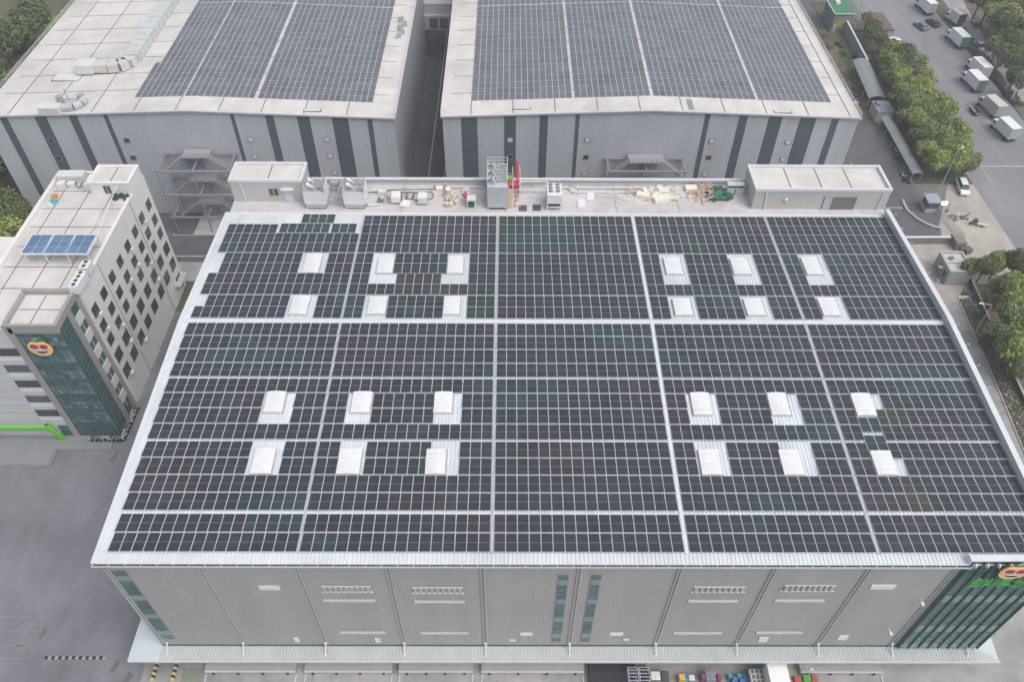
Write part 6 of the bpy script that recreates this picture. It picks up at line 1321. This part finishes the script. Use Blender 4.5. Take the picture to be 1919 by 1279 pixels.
for i, (px, py, k, s, lab) in enumerate(((1640, 52, 3, .8, 'small green tree left of the brown roofed shed'), (1652, 72, 4, .85, 'small green tree just this side of the brown roofed shed'), (1668, 90, 1, .8, 'small green tree beside the white parked car'), (1628, 30, 5, 1.0, 'thin bare tree by the green roofed building'), (1633, 60, 5, 1.0, 'thin bare tree below the green roofed building'), (1642, 88, 5, .9, 'thin bare tree behind the tall blue grey wall'),
        (1849, 18, 1, 1.9, 'large bright green tree at the top right, the biggest of its grove'), (1835, 5, 0, 1.3, 'green tree at the top frame edge left of the big bright tree'), (1871, 62, 3, 1.4, 'dark green tree below the big bright tree'), (1890, 92, 4, 1.3, 'dark green tree beside the pale utility pole'), (1912, 122, 2, 1.3, 'yellowish green tree at the right edge above the cable'), (1905, 30, 4, 1.2, 'dark tree in front of the grey building at the top right'), (1875, 110, 5, 1.3, 'thin bare tree between the trucks and the yellowish tree'), (1916, 60, 3, 1.2, 'dark tree at the right edge by the grey building'), (1895, 50, 5, 1.4, 'bare brownish tree beside the grey building'),
        (1828, 490, 2, .75, 'small round yellow green tree right of the guard house'), (1848, 498, 4, .8, 'small dark green tree, second right of the guard house'), (1874, 488, 0, .85, 'bright green tree at the road edge right of the guard house'), (1903, 500, 3, 1.0, 'dark green tree by the right frame edge at the road corner'), (1882, 540, 4, .95, 'dark green tree below the road corner trees'), (1914, 545, 5, 1.1, 'bare brownish tree at the right edge'), (1895, 585, 0, 1.1, 'bright green tree, upper one of the lower right grove'), (1915, 625, 1, 1.1, 'bright green tree at the right edge, middle of the grove'), (1888, 650, 3, .9, 'dark green tree at the foot of the lower right grove'), (1917, 680, 2, 1.0, 'green tree at the right edge, lowest of the grove'), (1860, 560, 5, .8, 'bare shrub like tree beside the dark wall'), (1855, 610, 5, .8, 'thin bare tree right of the street lamp'), (1905, 605, 2, 1.2, 'grey green tree filling the middle of the lower right grove'), (1903, 660, 0, 1.1, 'fresh green tree low in the lower right grove, at the edge'), (1898, 535, 0, 1.0, 'fresh green tree just below the road corner'), (1885, 620, 2, .9, 'grey green tree on the left side of the lower right grove'),
        (1872, 85, 2, 1.2, 'grey green tree behind the white pavement car'), (1900, 150, 3, 1.0, 'dark green tree beside the tyre stack'), (1917, 90, 2, 1.4, 'grey green tree at the right edge below the grey building'), (1880, 35, 1, 1.4, 'yellow green tree right of the big bright tree'), (1862, 40, 0, 1.4, 'fresh green tree against the foot of the big bright tree'))):
    q = PZ(px, py, G+4.5); plant(k, q.x, q.y, s, lab, 'trees beside the road')
random.seed(5)
lw = []
for i in range(6):
    for j in range(4): lw.append((-97.5-j*6.3+random.uniform(-1.5, 1.5), 58+i*12+random.uniform(-2, 2)))
for i, (x, y) in enumerate(lw): plant(3+i % 2 if random.random() < .7 else i % 3, x, y, random.uniform(1.3, 1.8), 'woodland tree beyond the left rear warehouse, %s from its wall, %s from the near end' % (ORD[i % 4], ORD[i//4]), 'woodland beyond the left rear warehouse')
for i, (px, py) in enumerate(((8, 398), (32, 402), (20, 425), (48, 412), (2, 430))):
    q = PZ(px, py, G+5); plant([0, 3, 1, 4, 0][i], q.x, q.y, 1.25, ['green tree touching the left frame edge above the office', 'dark green tree between the office and the rear warehouse wall', 'bright green tree behind the pale building at left', 'dark green tree nearest the office parapet', 'green tree half cut by the left frame edge'][i], 'trees behind the office')
# low hedge and shrubs
m = MB(); rr_ = random.Random(9)
for i in range(2600):
    t = rr_.random(); y = 96+t*38; x = 118.5+(y-110)*.03+rr_.uniform(-1.3, 1.3) if y > 108 else 118.4+rr_.uniform(-1.0, 1.0); z = G+.1+rr_.uniform(0, .9); a = rr_.random()*6.28; s = .3; d1 = Vector((math.cos(a), math.sin(a), rr_.uniform(-.5, .5)))*s; d2 = Vector((-math.sin(a), math.cos(a), rr_.uniform(-.5, .5)))*s*.7; c = Vector((x, y, z)); m.face([c-d1, c-d2, c+d1, c+d2], i % 2)
o = lone(m, 'roadside_hedge', [HEDGE, mat('hedge_leaf2', (.10, .105, .06), .9, .4, 3)], 'low olive hedge covering the verge between trucks and footpath', 'hedge'); o['kind'] = 'stuff'
def scrub(name, x0, x1, y0, y1, n, mats, lab, zmax=.5, seed=0, z=G+.1):
    m = MB(); rr_ = random.Random(seed)
    cl = [(rr_.uniform(x0, x1), rr_.uniform(y0, y1), rr_.uniform(.5, 1.8)) for _ in range(30)]
    for i in range(n):
        cx_, cy_, r = cl[rr_.randrange(30)]; c = Vector((min(x1, max(x0, cx_+rr_.gauss(0, r))), min(y1, max(y0, cy_+rr_.gauss(0, r))), z+rr_.uniform(0, zmax))); a = rr_.random()*6.28; s = rr_.uniform(.12, .34); d1 = Vector((math.cos(a), math.sin(a), rr_.uniform(-.5, .5)))*s; d2 = Vector((-math.sin(a), math.cos(a), rr_.uniform(-.5, .5)))*s*.6; m.face([c-d1, c-d2, c+d1, c+d2], rr_.randrange(len(mats)))
    o = lone(m, name, mats, lab, 'ground cover'); o['kind'] = 'stuff'
DRY = mat('dry_leaf', (.16, .12, .08), .95, .4, 3); OLV = mat('olive_scrub', (.10, .11, .055), .95, .4, 3); GRN = mat('scrub_green', (.05, .09, .035), .95, .4, 3)
scrub('planted_scrub', 73.5, 87.0, 95, 132, 3500, [DRY, OLV, GRN], 'patchy scrub in the planted yard between the grey walls', .6, 1, G+.02)
scrub('verge_scrub', 88.6, 96, 112, 133, 3000, [DRY, OLV, GRN, DRY], 'dry brown scrub on the verge beyond the tree strip', .5, 2)
scrub('grove_undergrowth', 124, 160, 66, 150, 9000, [DRY, OLV, GRN, DRY], 'brown undergrowth beneath the right-hand trees', .6, 3, G+.05)
scrub('lower_undergrowth', 84.5, 95.5, -28, 34, 7000, [DRY, OLV, GRN, OLV], 'olive undergrowth behind the dark wall at lower right', .5, 4)
m = MB(); rr_ = random.Random(8)
for i in range(3600):
    t = rr_.random()*3.3; k = min(3, int(t)); a_ = KB[min(k, 2)]+(KB[min(k, 2)+1]-KB[min(k, 2)])*(t-k if k < 3 else 1); b_ = WB[k]+(WB[min(k+1, 4)]-WB[k])*(t-k); c = a_+(b_-a_)*rr_.uniform(.08, .92); c.z = G+.08+rr_.uniform(0, .3); a = rr_.random()*6.28; s_ = rr_.uniform(.1, .26); d1 = Vector((math.cos(a), math.sin(a), rr_.uniform(-.5, .5)))*s_; d2 = Vector((-math.sin(a), math.cos(a), rr_.uniform(-.5, .5)))*s_*.6; m.face([c-d1, c-d2, c+d1, c+d2], rr_.choice((0, 0, 1, 2, 3)))
o = lone(m, 'flower_bed', [DRY, GRN, OLV, mat('pale_stone_chip', (.36, .33, .31), .9)], 'brown flower bed with pale stones along the lower path', 'flower bed'); o['kind'] = 'stuff'
scrub('left_undergrowth', -150, -92.5, 40, 150, 9000, [GRN, OLV, GRN], 'dark undergrowth beneath the left-hand woodland', .9, 6)
for i, (px, py) in enumerate(((1570, 80), (1578, 85), (1583, 98), (1602, 103), (1562, 52), (1588, 60))):
    q = PZ(px, py, G+.5); m = MB(); rr_ = random.Random(i)
    for k_ in range(160):
        v = Vector((rr_.gauss(0, 1), rr_.gauss(0, 1), rr_.gauss(.3, 1))).normalized(); c = Vector((q.x, q.y, G+.6))+Vector((v.x, v.y, v.z*.8))*.75*rr_.uniform(.6, 1); a = v.orthogonal().normalized()*.16; b = v.cross(a); m.face([c-a, c-b, c+a, c+b], k_ % 2)
    m.tube((q.x, q.y, G), (q.x, q.y, G+.5), .05, 5, 0)
    lone(m, 'shrub', [GRN, LEAFD[1]], 'round dark shrub in the planted yard, %s of six' % ORD[i], 'shrub', 'shrubs in the planted yard')
EXPO = 0.42
HAZE = 0.0007
hz = nodes('haze')[0]; hz.node_tree.nodes.remove(hz.node_tree.nodes['Principled BSDF'])
pv = hz.node_tree.nodes.new('ShaderNodeVolumePrincipled'); pv.inputs['Color'].default_value = (.86, .90, .95, 1); pv.inputs['Density'].default_value = HAZE; pv.inputs['Anisotropy'].default_value = .2
hz.node_tree.links.new(pv.outputs[0], hz.node_tree.nodes['Material Output'].inputs['Volume'])
o = box(-905, 905, -505, 1505, G-1.2, 74).build('haze', hz); o['kind'] = 'stuff'; tag(o, 'thin pale haze filling the air over the whole site', 'haze')
# ============================================================ CAMERA, LIGHT, RENDER
cam = bpy.data.cameras.new('camera'); co = bpy.data.objects.new('camera', cam); C.objects.link(co)
M = Matrix(((_r.x, _u.x, -_f.x), (_r.y, _u.y, -_f.y), (_r.z, _u.z, -_f.z))).to_4x4(); M.translation = CAM; co.matrix_world = M
cam.sensor_width = 36; cam.lens = FOC/1919*36; cam.clip_start = 1; cam.clip_end = 5000
bpy.context.scene.camera = co
w = bpy.data.worlds.new('World'); bpy.context.scene.world = w; w.use_nodes = True; nt = w.node_tree
bg = nt.nodes['Background']; sky = nt.nodes.new('ShaderNodeTexSky'); sky.sky_type = 'NISHITA'; sky.sun_disc = False
SE, SR = R(58), R(128)
sky.sun_elevation = SE; sky.sun_rotation = SR; sky.air_density = 1.0; sky.dust_density = 4.0; sky.ozone_density = 1.0
hs = nt.nodes.new('ShaderNodeHueSaturation'); hs.inputs['Saturation'].default_value = .45
nt.links.new(sky.outputs[0], hs.inputs['Color']); nt.links.new(hs.outputs[0], bg.inputs['Color']); bg.inputs['Strength'].default_value = .15
sl = bpy.data.lights.new('sun', 'SUN'); sl.energy = 1.0; sl.angle = R(50); sl.color = (1, .965, .92)
so = bpy.data.objects.new('sun', sl); C.objects.link(so)
d = Vector((math.sin(SR)*math.cos(SE), math.cos(SR)*math.cos(SE), math.sin(SE)))
so.rotation_euler = d.to_track_quat('Z', 'Y').to_euler()
sc = bpy.context.scene
sc.render.engine = 'CYCLES'
sc.view_settings.view_transform = 'Standard'; sc.view_settings.look = 'None'; sc.view_settings.gamma = 1; sc.view_settings.exposure = EXPO
sc.render.resolution_x = 1024; sc.render.resolution_y = 683
